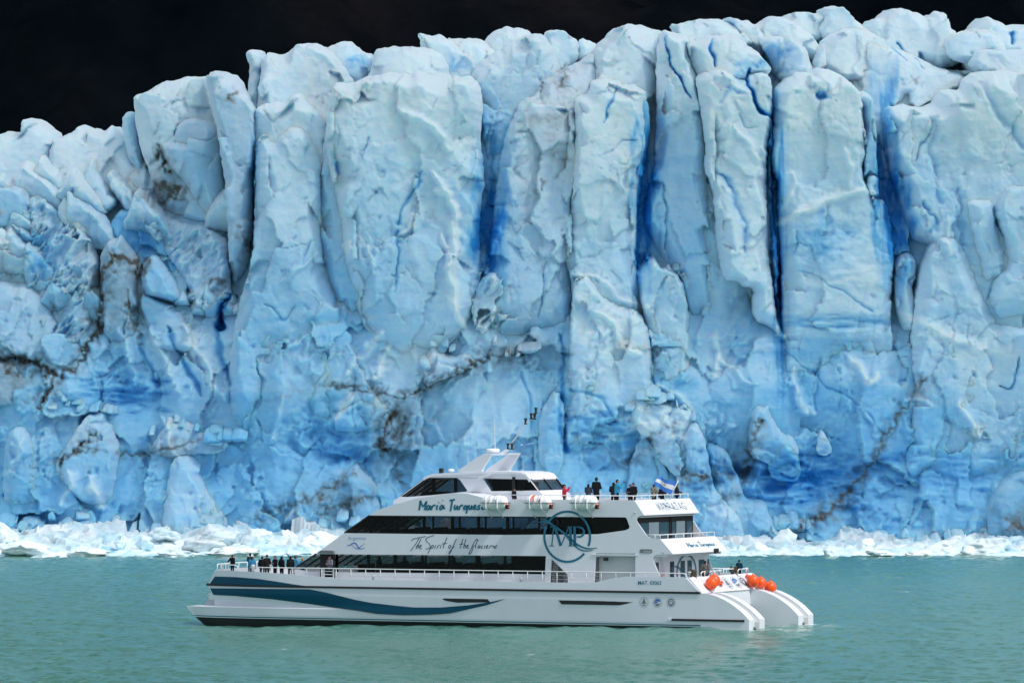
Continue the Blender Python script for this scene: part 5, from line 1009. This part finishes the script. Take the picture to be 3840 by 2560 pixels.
# life raft canisters in their cradles
def make_raft():
    t = empty('life_raft', 0, 0, 0)
    m = MB(); M = Matrix.Rotation(R(90), 4, 'Y')
    m.lathe([(0, -.84), (.28, -.80), (.40, -.70), (.43, -.56), (.43, -.2), (.455, -.18), (.455, -.12), (.43, -.1), (.43, .1), (.455, .12), (.455, .18), (.43, .2), (.43, .56), (.40, .70), (.28, .80), (0, .84)], 24, M)
    m.build('canister', paint('white fibreglass', (.80, .82, .82), .3, .08), t)
    m = MB(); m.box(-.84, .84, -.452, .452, -.03, .02); m.build('seam', GREYP, t)
    for x in (-.42, .36):
        m = MB(); P = [(x, .47 * math.cos(R(a)), .47 * math.sin(R(a))) for a in range(100, 281, 15)]
        m.tube(P, .045, 6); m.tube([(x, -.46, .40), (x, -.46, -.30), (x, .02, -.62), (x, .44, -.92)], .045, 6); m.tube([(x, -.1, -.52), (x, .44, -.52)], .04, 6); m.build('cradle', WHITE2, t)
    m = MB(); m.box(.80, .98, -.2, .02, -.38, -.12); m.build('hydrostatic_release', BLACK, t)
    m = MB(); m.tube([(.84, -.1, -.05), (.9, -.15, -.18), (1.02, -.12, -.3)], .045, 6); m.build('strap', ORANGE, t)
    return t
raft = make_raft(); RL = [('white canister life raft beside the last letter of the ship name', 1856, 0), ('white life raft canister with orange straps across its top', 2020, 1), ('white life raft canister above the ring logo, nearest the stern', 2192, 2)]
for k, (lab, px, n_) in enumerate(RL):
    u, z = L(px, 1884, WS - .5); o = raft if k == 0 else dup(raft, 0, 0, 0); place(o, u, WS - .5, z); tag(o, lab, 'life raft', 'life rafts along the upper deck side')
    if k == 1:
        m = MB()
        for x, dx in ((-.42, .12), (-.1, -.14), (.2, .12)): m.tube([(x, .45 * math.cos(R(a)), .45 * math.sin(R(a))) for a in (200, 170, 140, 110)][::-1] if 0 else [(x, -.445, .05), (x + dx * .5, -.40, .22), (x + dx, -.25, .39), (x + dx, -.02, .455)], .035, 5)
        m.build('strap', ORANGE, o)
# orange fenders and lifebuoys on the stern slope
def make_fender():
    m = MB(); n = 14; m.lathe([(0, -.40)] + [(.39 * math.sin(math.pi * k / n), -.39 * math.cos(math.pi * k / n)) for k in range(1, n)] + [(.05, .40), (.05, .47), (0, .47)], 24)
    t = empty('fender', 0, 0, 0); m.build('ball', ORANGE, t); m = MB(); m.tube([(0, 0, .42), (-.1, 0, .62), (-.34, 0, .82)], .02, 5); m.build('rope', GREYP, t); return t
fen = make_fender()
for k, (lab, px, py, w, s_) in enumerate([('front orange ball fender hanging at the near corner of the stern', 2668, 2186, 1.6, 1.0), ('orange ball fender half hidden behind the one at the near stern corner', 2678, 2176, 2.1, 1.0),
    ('highest orange ball fender of the three at the far end of the stern', 2824, 2177, 8.0, 1.02), ('middle orange ball fender of the three at the far end of the stern', 2853, 2184, 8.9, .92), ('lowest orange ball fender hanging alone over the far hull', 2889, 2201, 9.8, 1.0)]):
    u, z = L(px, py, w); o = fen if k == 0 else dup(fen, 0, 0, 0); place(o, u + .0, w, z); o.scale = (s_,) * 3; tag(o, lab, 'fender', 'orange fenders at the stern')
def torus(m, R0, r, a0, a1, mi, n=10):
    m.tube([(R0 * math.cos(R(a)), R0 * math.sin(R(a)), 0) for a in np.linspace(a0, a1, n)], r, 8, mi, cap=False)
WTAPE = paint('white band', (.8, .8, .8), .4, 0); REDR = paint('red orange lifebuoy', (.75, .045, .012), .4, 0)
def make_buoy():
    t = empty('lifebuoy', 0, 0, 0); m = MB(); torus(m, .30, .075, 0, 360, 0, 33); m.build('ring', REDR, t)
    for a in (0, 90, 180, 270): m = MB(); torus(m, .30, .079, a - 9, a + 9, 0, 4); m.build('band', WTAPE, t)
    return t
lb = make_buoy()
for k, (lab, w) in enumerate([('red lifebuoy beside the near pair of orange fenders', 3.7), ('red lifebuoy behind the far orange fenders', 8.8)]):
    o = lb if k == 0 else dup(lb, 0, 0, 0); q = onslope(w, .55, .09); place(o, *q); sl = math.atan2(-SZ, SU); o.rotation_euler = (Matrix.Rotation(-YAW, 3, 'Z') @ Matrix.Rotation(sl, 3, 'Y')).to_euler(); tag(o, lab, 'lifebuoy', 'red lifebuoys on the stern')
def rope_heap(u, w, z, lab):
    m = MB(); rg = random.Random(int(w * 10)); P = []
    for k in range(60): a = k * .55; P.append((.26 * math.cos(a) * rg.uniform(.5, 1), .3 * math.sin(a) * rg.uniform(.5, 1), -.2 + .55 * rg.random()))
    m.tube(P, .035, 5); m.tube([(0, 0, .1), (.25, 0, -.2), (.45, .1, -.7)], .04, 5); o = m.build('rope_bundle', paint('olive rope', (.10, .085, .055), .9, .1)); place(o, u, w, z); return tag(o, lab, 'rope')
rope_heap(14.15, 1.1, 3.2, 'olive mooring rope bundled over the near stern rail'); rope_heap(14.15, 7.6, 3.25, 'olive mooring rope bundled over the far stern rail')
# flags
def flag_mat(name, cols, sunc=True):
    m, nt, b = node_mat(name, (.8, .8, .8), .7); tc = nt.nodes.new('ShaderNodeTexCoord'); sx = nt.nodes.new('ShaderNodeSeparateXYZ'); nt.links.new(tc.outputs['UV'], sx.inputs[0])
    r = ramp(nt, sx.outputs[1], [(0, cols[0]), (.333, cols[1]), (.667, cols[0])]); r.color_ramp.interpolation = 'CONSTANT'
    v = nt.nodes.new('ShaderNodeVectorMath'); v.operation = 'DISTANCE'; mp = nt.nodes.new('ShaderNodeMapping'); mp.inputs['Scale'].default_value = (1.6, 1, 1); nt.links.new(tc.outputs['UV'], mp.inputs[0]); nt.links.new(mp.outputs[0], v.inputs[0]); v.inputs[1].default_value = (.8, .5, 0)
    f = mathn(nt, 'LESS_THAN', v.outputs['Value'], .10); c = mixc(nt, f, r.outputs[0], (.55, .33, .10)); nt.links.new(c, b.inputs['Base Color']); return m
FLAG = flag_mat('sky blue and white stripes', [(.055, .22, .68), (.80, .82, .84)])
def flag(name, corners, label, nx=24, ny=12, amp=.12, pole=None):
    """corners: hoist top, fly top, fly bottom, hoist bottom as (px, py, w)"""
    t = empty(name, 0, 0, 0); inv = Matrix.Identity(4); C_ = [Vector((lambda q: (q[0], c[2], q[1]))(L(c[0], c[1], c[2]))) for c in corners]; V = []; UVs = []
    for j in range(ny + 1):
        for i in range(nx + 1):
            a, b = i / nx, j / ny; p = (C_[0] * (1 - a) + C_[1] * a) * (1 - b) + (C_[3] * (1 - a) + C_[2] * a) * b
            p = p + Vector((.04 * math.sin(7 * a + 2 * b), amp * math.sin(9 * a + 3 * b) * (.3 + a), .05 * math.sin(8 * a + b) * a)); V.append(p); UVs.append((a, 1 - b))
    m = MB(); n = nx + 1; m.add(V, [(j * n + i, j * n + i + 1, (j + 1) * n + i + 1, (j + 1) * n + i) for j in range(ny) for i in range(nx)], 0, True)
    o = m.build('flag_cloth', FLAG, t); uv = o.data.uv_layers.new(name='UVMap')
    for l in o.data.loops: uv.data[l.index].uv = UVs[l.vertex_index]
    if pole:
        a, b = [Vector((lambda q: (q[0], c[2], q[1]))(L(c[0], c[1], c[2]))) for c in pole]; m = MB(); m.tube([a, b], .03, 6); m.build('flag_pole', WHITE2, t)
    place(t, 0, 0, 0); return tag(t, label, 'flag')
flag('flag', [(2541,1808,5.5),(2470,1786,5.2),(2452,1817,5.2),(2512,1854,5.5)], 'sky blue and white striped flag with a gold sun leaning over the aft rail', pole=[(2544,1800,5.5),(2509,1873,5.5)])
flag('pennant', [(1998,1658,5.),(1951,1668,5.),(1952,1673,5.),(1998,1663,5.)], 'small blue and white pennant streaming below the mast', 12, 4, .05, pole=[(1999,1655,5.),(2001,1700,5.)] if 0 else None)
m = MB(); a, b = L(1988,1572,5.), L(1998,1658,5.); m.tube([(a[0],5,a[1]),(b[0],5,b[1])], .006, 4); m.build('halyard', GREYP, mast)

# ------------------------------------------------------------------ people
def capsule(bm, p0, p1, r0, r1, n=12, sq=1.):
    p0, p1 = Vector(p0), Vector(p1); d = p1 - p0; L_ = d.length or 1e-6; d = d / L_ if d.length else Vector((0, 0, 1))
    a = d.cross(Vector((0, 1, 0)) if abs(d.y) < .9 else Vector((1, 0, 0))).normalized(); b = d.cross(a); prof = []
    for k in range(5): t = math.pi / 2 * k / 4; prof.append((-r0 * math.cos(t), max(r0 * math.sin(t), 1e-4)))
    for k in range(5): t = math.pi / 2 * k / 4; prof.append((L_ + r1 * math.sin(t), max(r1 * math.cos(t), 1e-4)))
    rings = []
    for h, r in prof: rings.append([bm.verts.new(p0 + d * h + r * (math.cos(2*math.pi*k/n) * a + sq * math.sin(2*math.pi*k/n) * b)) for k in range(n)])
    for q, s in zip(rings, rings[1:]):
        for k in range(n): bm.faces.new((q[k], q[(k+1) % n], s[(k+1) % n], s[k]))
    bm.faces.new(list(reversed(rings[0]))); bm.faces.new(rings[-1])
def remeshed(name, caps, vox, smooth=2):
    bm = bmesh.new()
    for c in caps: capsule(bm, *c)
    bmesh.ops.recalc_face_normals(bm, faces=bm.faces); me = bpy.data.meshes.new('tmp'); bm.to_mesh(me); bm.free()
    o = bpy.data.objects.new('tmp', me); COL.objects.link(o); r = o.modifiers.new('r', 'REMESH'); r.mode = 'VOXEL'; r.voxel_size = vox
    s = o.modifiers.new('s', 'SMOOTH'); s.factor = .5; s.iterations = smooth; bpy.context.view_layer.update()
    out = bpy.data.meshes.new_from_object(o.evaluated_get(bpy.context.evaluated_depsgraph_get())); out.name = name
    out.polygons.foreach_set('use_smooth', [True] * len(out.polygons)); bpy.data.objects.remove(o); bpy.data.meshes.remove(me); out.materials.clear(); out.materials.append(None); return out
def V3(*a): return Vector(a)
def pose(kind):
    J = dict(pel=V3(0,0,.96), ch=V3(0,.01,1.26), nk=V3(0,0,1.45), hd=V3(0,.03,1.60), sh=[V3(s*.185,0,1.40) for s in (-1,1)], el=[V3(s*.245,-.03,1.13) for s in (-1,1)], wr=[V3(s*.23,.07,.90) for s in (-1,1)],
             hip=[V3(s*.095,0,.93) for s in (-1,1)], kn=[V3(s*.105,.02,.51) for s in (-1,1)], an=[V3(s*.115,-.01,.09) for s in (-1,1)], up=V3(0,0,-1))
    if kind == 'rail': J['el'] = [V3(s*.25,.08,1.15) for s in (-1,1)]; J['wr'] = [V3(s*.15,.32,1.08) for s in (-1,1)]; J['up'] = V3(0,1,-.2)
    if kind == 'camera': J['el'] = [V3(s*.24,.20,1.26) for s in (-1,1)]; J['wr'] = [V3(s*.09,.38,1.50) for s in (-1,1)]; J['up'] = V3(0,.2,1)
    if kind == 'crossed': J['el'] = [V3(s*.26,.04,1.14) for s in (-1,1)]; J['wr'] = [V3(-s*.03,.19,1.17) for s in (-1,1)]; J['up'] = V3(0,.3,.3)
    if kind == 'reach': J['el'][0] = V3(-.40,.10,1.25); J['wr'][0] = V3(-.62,.16,1.08)
    if kind == 'sit':
        for k in ('pel','ch','nk','hd'): J[k] = J[k] - V3(0,0,.48)
        J['sh'] = [p - V3(0,0,.48) for p in J['sh']]; J['el'] = [V3(s*.24,.06,.66) for s in (-1,1)]; J['wr'] = [V3(s*.12,.30,.62) for s in (-1,1)]; J['up'] = V3(0,1,0)
        J['hip'] = [V3(s*.095,0,.47) for s in (-1,1)]; J['kn'] = [V3(s*.11,.44,.48) for s in (-1,1)]; J['an'] = [V3(s*.11,.42,.07) for s in (-1,1)]
    return J
POSE = {}
def build_pose(kind):
    if kind in POSE: return POSE[kind]
    J = pose(kind); H = J['hd']; body = []
    body += [(J['pel'], J['ch'], .115, .125, 12), (J['ch'], J['nk'] - V3(0,0,.06), .125, .09, 12), (J['nk'] - V3(0,0,.05), H - V3(0,.02,.05), .052, .052, 12)]
    body += [(H + V3(0,-.015,.03), H + V3(0,.0,-.0), .088, .086, 14), (H + V3(0,.02,-.03), H + V3(0,.035,-.075), .066, .042, 12)]          # skull, jaw
    body += [(H + V3(0,.085,-.005), H + V3(0,.103,-.035), .010, .016, 8), (H + V3(-.018,.078,-.065), H + V3(.018,.078,-.065), .010, .010, 8)]   # nose, mouth
    for s in (-1, 1): body += [(H + V3(s*.086,-.005,.015), H + V3(s*.086,.0,-.025), .018, .012, 8), (H + V3(s*.032,.074,.018), H + V3(s*.034,.076,.018), .014, .014, 8)]  # ears, brows
    for i, s in enumerate((-1, 1)):
        body += [(J['sh'][i], J['el'][i], .055, .042, 10), (J['el'][i], J['wr'][i], .042, .028, 10), (J['hip'][i], J['kn'][i], .085, .056, 12), (J['kn'][i], J['an'][i], .056, .036, 10), (J['an'][i] - V3(0,.03,.03), J['an'][i] + V3(s*.02,.14,-.05), .042, .032, 10)]
        f = (J['wr'][i] - J['el'][i]).normalized(); side = f.cross(V3(0,0,1)); side = side.normalized() if side.length > .1 else V3(0,1,0); nrm = f.cross(side).normalized(); p = J['wr'][i]
        body.append((p + f*.02, p + f*.075, .030, .034, 10))
        for k in range(4):
            o = (k - 1.5) * .019; ln = (.030, .036, .034, .026)[k]; a = p + f*.09 + side*o; b = a + f*ln - nrm*.012; c = b + f*.018 - nrm*.022
            body += [(a, b, .0105, .0095, 6), (b, c, .0095, .008, 6)]
        a = p + f*.035 - side*.03; b = a + f*.030 - side*.020; body += [(a, b, .013, .011, 6), (b, b + f*.022 - nrm*.008, .011, .009, 6)]
    jk = [(J['pel'] - V3(0,0,.04), J['ch'], .195, .205, 14, .8), (J['ch'], J['nk'] - V3(0,0,.10),   .205, .115, 14, .8), (J['sh'][0], J['sh'][1], .098, .098, 12), (J['nk'] - V3(0,0,.05), J['nk'] + V3(0,0,.01), .075, .068, 12)]
    for i in (0, 1): jk += [(J['sh'][i], J['el'][i], .098, .08, 12), (J['el'][i], J['wr'][i] - (J['wr'][i] - J['el'][i]).normalized() * .02, .08, .056, 12)]
    tr = [(J['hip'][0], J['hip'][1], .105, .105, 12), (J['pel'] - V3(0,0,.02), J['pel'] + V3(0,0,.05), .135, .13, 12, .8)]
    for i in (0, 1): tr += [(J['hip'][i], J['kn'][i], .102, .074, 12), (J['kn'][i], J['an'][i] + V3(0,0,.03), .074, .060, 12)]
    sh = [(J['an'][i] - V3(0,.04,.035), J['an'][i] + V3((-1,1)[i]*.02,.15,-.045), .052, .045, 10) for i in (0, 1)]
    hairs = {'short': [(H + V3(0,-.03,.045), H + V3(0,-.005,.055), .088, .086, 14), (H + V3(0,-.05,-.02), H + V3(0,-.05,.03), .066, .075, 12)],
             'long': [(H + V3(0,-.03,.045), H + V3(0,-.005,.055), .092, .09, 14), (H + V3(0,-.05,.02), H + V3(0,-.075,-.16), .085, .062, 12), (H + V3(-.05,-.03,.02), H + V3(-.065,-.03,-.12), .05, .035, 10), (H + V3(.05,-.03,.02), H + V3(.065,-.03,-.12), .05, .035, 10)],
             'bun': [(H + V3(0,-.03,.045), H + V3(0,-.005,.055), .09, .088, 14), (H + V3(0,-.05,-.02), H + V3(0,-.05,.03), .066, .075, 12), (H + V3(0,-.12,.09), H + V3(0,-.13,.10), .05, .05, 10)],
             'beanie': [(H + V3(0,-.02,.05), H + V3(0,-.01,.085), .098, .088, 14), (H + V3(0,-.02,.02), H + V3(0,-.02,.045), .1, .1, 14)],
             'hood': [(H + V3(0,-.03,.04), H + V3(0,-.01,.05), .108, .102, 14), (H + V3(0,-.05,.0), H + V3(0,-.06,-.13), .1, .1, 12)],
             'cap': [(H + V3(0,-.02,.055), H + V3(0,-.005,.07), .094, .088, 14), (H + V3(0,.05,.06), H + V3(0,.12,.045), .06, .05, 10, .9)]}
    POSE[kind] = dict(J=J, body=remeshed('body', body, .0105), jacket=remeshed('jacket', jk, .016, 3), trousers=remeshed('trousers', tr, .018, 3), shoes=remeshed('shoes', sh, .018), hairs=hairs, hm={})
    return POSE[kind]
_cm = {}
def cloth(c, rough=.85):
    if c not in _cm:
        m, nt, b = node_mat('cloth', c, rough, spec=.2); n = nz(nt, 14, 4, .6); bump(nt, b, n.outputs[0], .3, .02); n2 = nz(nt, 5, 3, .6)
        nt.links.new(mixc(nt, n2.outputs[0], c, tuple(x * .7 for x in c)), b.inputs['Base Color']); _cm[c] = m
    return _cm[c]
def plaid():
    m, nt, b = node_mat('plaid shirt', (.05,.05,.05), .9, spec=.1); w1 = nt.nodes.new('ShaderNodeTexChecker'); w1.inputs['Scale'].default_value = 14; w1.inputs[1].default_value = (.02,.02,.025,1); w1.inputs[2].default_value = (.22,.22,.20,1)
    tc = nt.nodes.new('ShaderNodeTexCoord'); nt.links.new(tc.outputs['Object'], w1.inputs[0]); nt.links.new(w1.outputs[0], b.inputs['Base Color']); return m
def camo():
    m, nt, b = node_mat('camouflage jacket', (.2,.2,.16), .9, spec=.1); n = nz(nt, 11, 3, .6); r = ramp(nt, n.outputs[0], [(.38, (.05,.055,.04)), (.48, (.20,.20,.15)), (.6, (.42,.40,.33))]); nt.links.new(r.outputs[0], b.inputs['Base Color']); return m
SKIN = cloth((.42, .23, .15), .55); NAVY = (.01, .012, .018); BLK = (.006, .006, .008); JEAN = (.02, .035, .07)
def person(kind, u, w, z, rot, jc, tc_, hair, hc, label, scale=1., group=None, bag=None, yoke=None):
    P = build_pose(kind); t = empty('person', u, w, z, R(rot)); t.scale = (scale,) * 3; tag(t, label, 'person', group)
    def add(name, me, mat):
        o = bpy.data.objects.new(name, me); COL.objects.link(o); o.parent = t; o.material_slots[0].link = 'OBJECT'; o.material_slots[0].material = mat; return o
    add('body', P['body'], SKIN); add('jacket', P['jacket'], jc if not isinstance(jc, tuple) else cloth(jc)); add('trousers', P['trousers'], cloth(tc_)); add('shoes', P['shoes'], cloth(BLK))
    if hair not in P['hm']: P['hm'][hair] = remeshed('hair', P['hairs'][hair], .014, 3)
    add({'beanie': 'hat', 'cap': 'hat', 'hood': 'hood'}.get(hair, 'hair'), P['hm'][hair], cloth(hc))
    if yoke:
        J = P['J']; key = 'yoke'
        if key not in P: P[key] = remeshed('yoke', [(J['sh'][0] + V3(.03,0,.015), J['sh'][1] + V3(-.03,0,.015), .084, .084, 12), (J['nk'] - V3(0,0,.1), J['nk'] + V3(0,0,.02), .115, .075, 12)], .016)
        add('jacket_yoke', P[key], cloth(yoke))
    return t
def gadget(u, w, z, rot, label, name='camera', s=(.07, .03, .045), cat='camera'):
    m = MB(); m.box(-s[0], s[0], -s[1], s[1], -s[2], s[2]);
    if name == 'camera': m.lathe([(.035, 0), (.035, .09), (.03, .095), (0, .09)], 12, Matrix.Translation((0, s[1], 0)) @ Matrix.Rotation(R(-90), 4, 'X'))
    o = m.build(name, BLACK, None, .008); place(o, u, w, z, R(rot)); return tag(o, label, cat)
DZ = 7.15
def at(px, py_head, w, z):  # deck spot under a head at photo pixel (px, py)
    u, zh = L(px, py_head, w); return u, zh
def stand(kind, px, py, w, z, *a, **k):
    u, zh = at(px, py, w, z); sc = min(max((zh - z) / 1.70, .72), 1.12); return person(kind, u, w, z, *a, scale=sc, **k), u, sc
# sun deck
o, u, sc = stand('camera', 2116, 1817, 4.2, DZ, -75, (.62, .03, .07), JEAN, 'bun', (.02, .012, .01), 'woman in a red jacket raising a phone behind the wheelhouse')
gadget(u + .42 * sc, 4.2 - .1, DZ + 1.56 * sc, -75, 'dark phone held up by the woman in red', 'phone', (.04, .006, .075), 'phone')
stand('rail', 2206, 1815, 8.6, DZ, 0, (.045, .055, .075), BLK, 'long', (.015, .012, .012), 'woman in a slate grey coat with dark hair at the far rail')
stand('crossed', 2236, 1792, 8.0, DZ, -8, (.008, .010, .014), BLK, 'beanie', (.03, .035, .045), 'tall person in a grey beanie and a black jacket with teal shoulders', yoke=(.02, .14, .15))
stand('rail', 2301, 1810, 8.4, DZ, 25, (.015, .016, .022), BLK, 'hood', (.015, .016, .022), 'person in a black hooded coat left of the light blue jacket')
o, u, sc = stand('camera', 2314, 1799, 7.4, DZ, -55, (.035, .33, .52), BLK, 'short', (.012, .009, .008), 'man in a light blue jacket holding a camera to his face')
gadget(u + .36 * sc, 7.4 + .2, DZ + 1.55 * sc, -55, 'black camera held up by the man in light blue')
stand('crossed', 2364, 1817, 6.4, DZ, 175, BLK, BLK, 'long', (.05, .03, .02), 'woman in black leaning against the man in the black coat')
stand('stand', 2376, 1811, 6.0, DZ, 160, (.010, .009, .010), BLK, 'short', (.015, .01, .008), 'man in a black coat facing the viewer beside a woman')
stand('rail', 2452, 1817, 7.5, DZ, -10, camo(), BLK, 'short', (.012, .010, .010), 'person in a camouflage jacket left of the striped flag')
stand('stand', 2484, 1822, 7.0, DZ, 30, (.010, .011, .016), JEAN, 'short', (.02, .015, .012), 'person in a black jacket and jeans half hidden behind the flag')
stand('rail', 2538, 1813, 9.1, DZ, -60, (.030, .032, .038), (.012, .012, .014), 'short', (.02, .014, .012), 'person in a dark grey jacket at the aft end behind the flag pole')
stand('stand', 1928, 1831, 2.3, DZ, -100, (.006, .006, .010), BLK, 'short', (.015, .010, .008), 'child in black standing at the wheelhouse door between two life rafts')
# foredeck
FZ = 2.5
stand('reach', 871, 2093, 2.3, FZ + .3, -10, BLK, BLK, 'short', (.012, .01, .01), 'person in black reaching out to the rail at the very bow')
stand('rail', 938, 2076, 4.0, FZ + .2, 5, (.012, .06, .085), JEAN, 'beanie', (.008, .008, .01), 'person in a dark teal jacket behind the light blue one near the bow')
stand('stand', 946, 2086, 2.6, FZ, 10, (.04, .27, .48), JEAN, 'long', (.09, .05, .03), 'woman in a light blue jacket near the bow')
stand('stand', 983, 2086, 3.0, FZ, 20, BLK, BLK, 'short', (.012, .010, .010), 'leftmost person in black of the group on the foredeck')
stand('rail', 1001, 2081, 4.0, FZ, 0, (.020, .018, .020), BLK, 'cap', (.012, .012, .014), 'person in a dark cap in the group on the foredeck')
stand('crossed', 1032, 2085, 3.2, FZ, 150, (.010, .008, .010), BLK, 'short', (.016, .012, .010), 'person in black turned towards the viewer in the foredeck group')
stand('stand', 1056, 2087, 3.4, FZ, -15, BLK, BLK, 'hood', BLK, 'person in a black hood in the middle of the foredeck group')
stand('stand', 1089, 2085, 3.0, FZ, 40, (.009, .009, .012), BLK, 'long', (.010, .008, .008), 'long haired person in black beside the light blue jacket on the foredeck')
stand('rail', 1107, 2085, 4.2, FZ, -20, (.06, .30, .48), JEAN, 'short', (.02, .015, .012), 'person in a pale blue jacket at the right of the foredeck group')
stand('rail', 1134, 2098, 6.2, FZ, 0, (.03, .22, .40), JEAN, 'beanie', (.75, .10, .02), 'person in an orange hat behind the front windscreen')
stand('crossed', 1237, 2085, .55, FZ, 160, (.20, .18, .24), BLK, 'long', (.03, .02, .018), 'person in a lilac grey top standing in the forward cabin doorway')
# stern
stand('stand', 2644, 2103, 3.1, FZ - .1, 15, plaid(), BLK, 'short', (.012, .010, .010), 'man in a dark plaid shirt on the stern deck by the near fenders')
stand('crossed', 2772, 2099, 8.7, FZ + .05, -10, (.006, .055, .095), (.01, .015, .03), 'short', (.012, .008, .008), 'man in a teal blue jacket with his back turned at the far stern rail')
# passengers seen through the cabin windows
for k, (px, w, lab) in enumerate([(1421, 3.2, 'seated passenger behind the lower cabin glass, under the start of the slogan'), (1518, 3.4, 'seated passenger behind the lower cabin glass, under the word of'), (1702, 3.0, 'seated passenger behind the lower cabin glass, leaning by a mullion'), (1799, 3.3, 'rearmost seated passenger behind the lower cabin glass')]):
    u, z = L(px, 2086, w); person('sit', u, w, 2.56 + .25, 90 if k % 2 else -90, BLK, BLK, 'short', BLK, lab, group='passengers seated in the lower cabin')

# ------------------------------------------------------------------ larger pieces of floating ice
def chunk(px, py_base, wpx, hpx, y, label, seed=0, blue=.1, mud=0., flat=.6, group=None, point=0.):
    """irregular block: a squashed sphere cut by random planes"""
    X = (px - CX) / F * y; Z = CAMH - (py_base - HZ) / F * y; sx = wpx / F * y / 2; sz = hpx / F * y * .68
    rg = np.random.RandomState(seed); n1, n2 = 44, 26; th, ph = np.meshgrid(np.linspace(0, 2*np.pi, n1, endpoint=False), np.linspace(0, np.pi, n2)); d = np.stack([np.cos(th)*np.sin(ph), np.sin(th)*np.sin(ph), np.cos(ph)], -1).reshape(-1, 3)
    r = np.full(len(d), 1.1)
    for k in range(26):
        nn = rg.normal(size=3); nn /= np.linalg.norm(nn); h = rg.uniform(.5, .95); dt = d @ nn; r = np.where(dt > .05, np.minimum(r, h / np.maximum(dt, .05)), r)
    P = d * r[:, None]; P[:, 0] += point * P[:, 2]; q = P.copy(); q += .13 * np.stack([fbm(q[:, 0]*2.3 + seed, q[:, 2]*2.3 + q[:, 1], 3 + s_, 4) for s_ in range(3)], 1)
    V = np.stack([q[:, 0]*sx, q[:, 1]*sx*.8, (q[:, 2] + .10)*sz*.92], 1); idx = np.arange(n1*n2).reshape(n2, n1); Q = np.stack([idx[:-1], np.roll(idx[:-1], -1, 1), np.roll(idx[1:], -1, 1), idx[1:]], -1).reshape(-1, 4)[:, ::-1]
    A = np.stack([np.clip(blue + .25*fbm(q[:, 0]*1.5 + seed, q[:, 2]*1.5, 5, 3), 0, 1), np.clip(mud*(1 + fbm(q[:, 0]*2, q[:, 2]*2, 8, 3)), 0, 1)], 1)
    o = np_mesh('ice_chunk', V, Q, None, BRASH, True, A); o.location = (X, y, Z); tag(o, label, 'ice chunk', group); return o
CH = [(3112,2082,78,62,519,'rounded pale blue ice dome floating right of the stern',3,.3,0,0),(3590,2070,270,110,528,'broad white ice mound heaped up at the lower right',5,.12,0,0),(3700,2068,240,85,524,'lower white shoulder of ice beside the big mound at right',8,.15,.1,0),
 (2930,2050,150,110,535,'white rubble mound leaning on the glacier foot right of the boat',11,.15,.1,.3),(2850,2068,120,60,526,'flat pale ice slab just right of the aft decks',12,.2,0,0),(3240,2058,90,60,530,'small pointed ice block between the dome and the big mound',14,.1,0,.3),
 (3300,2078,120,36,519,'low white floe right of the ice dome',21,.1,0,0),(3440,2082,150,34,518,'long flat white floe left of the big mound',22,.1,0,0),
 (455,2040,66,62,526,'left one of two pale turquoise ice cubes',17,.45,0,0),(545,2040,80,64,526,'right one of two pale turquoise ice cubes',18,.42,0,0),(336,1995,52,60,545,'pointed ice tooth standing against the glacier at left',19,.2,0,.4),
 (200,2010,170,92,540,'large bluish white block leaning on the glacier at far left',23,.2,.05,.4),(30,2020,110,90,535,'white wedge of ice cut by the left edge',24,.1,0,-.3),(620,2010,170,60,535,'pale blue ice slab lying behind the turquoise cubes',25,.25,.1,0),
 (760,2050,190,66,526,'dirty white ice block with brown patches left of the bow',26,.15,.35,0),(830,2025,230,84,534,'long pale ice ridge behind the dirty block',27,.2,.1,0),(960,2030,130,84,532,'sharp white ice peak above the bow',28,.15,0,.2),
 (1075,2020,70,70,538,'upright white ice knob right of the sharp peak',29,.1,0,-.2),(1190,2050,190,76,528,'white ice hump touching the sloping cabin front',30,.12,0,0),(880,2078,300,44,519,'long smooth white floe behind the foredeck people',31,.08,0,0),
 (1130,2082,150,30,518,'turquoise undercut floe behind the forward railing',32,.5,0,0),(90,2072,260,60,520,'wide white floe at the lower left edge',33,.08,0,0),(330,2076,200,40,519,'low white floe under the pointed tooth',34,.1,0,0),(670,2080,180,36,518,'low broken floe with turquoise gaps left of the bow',35,.3,.05,0)]
for px, pb, wp, hp, y, lab, sd_, bl, mu, pt_ in CH: chunk(px, pb, wp, hp, y, lab, sd_, bl, mu, point=pt_)
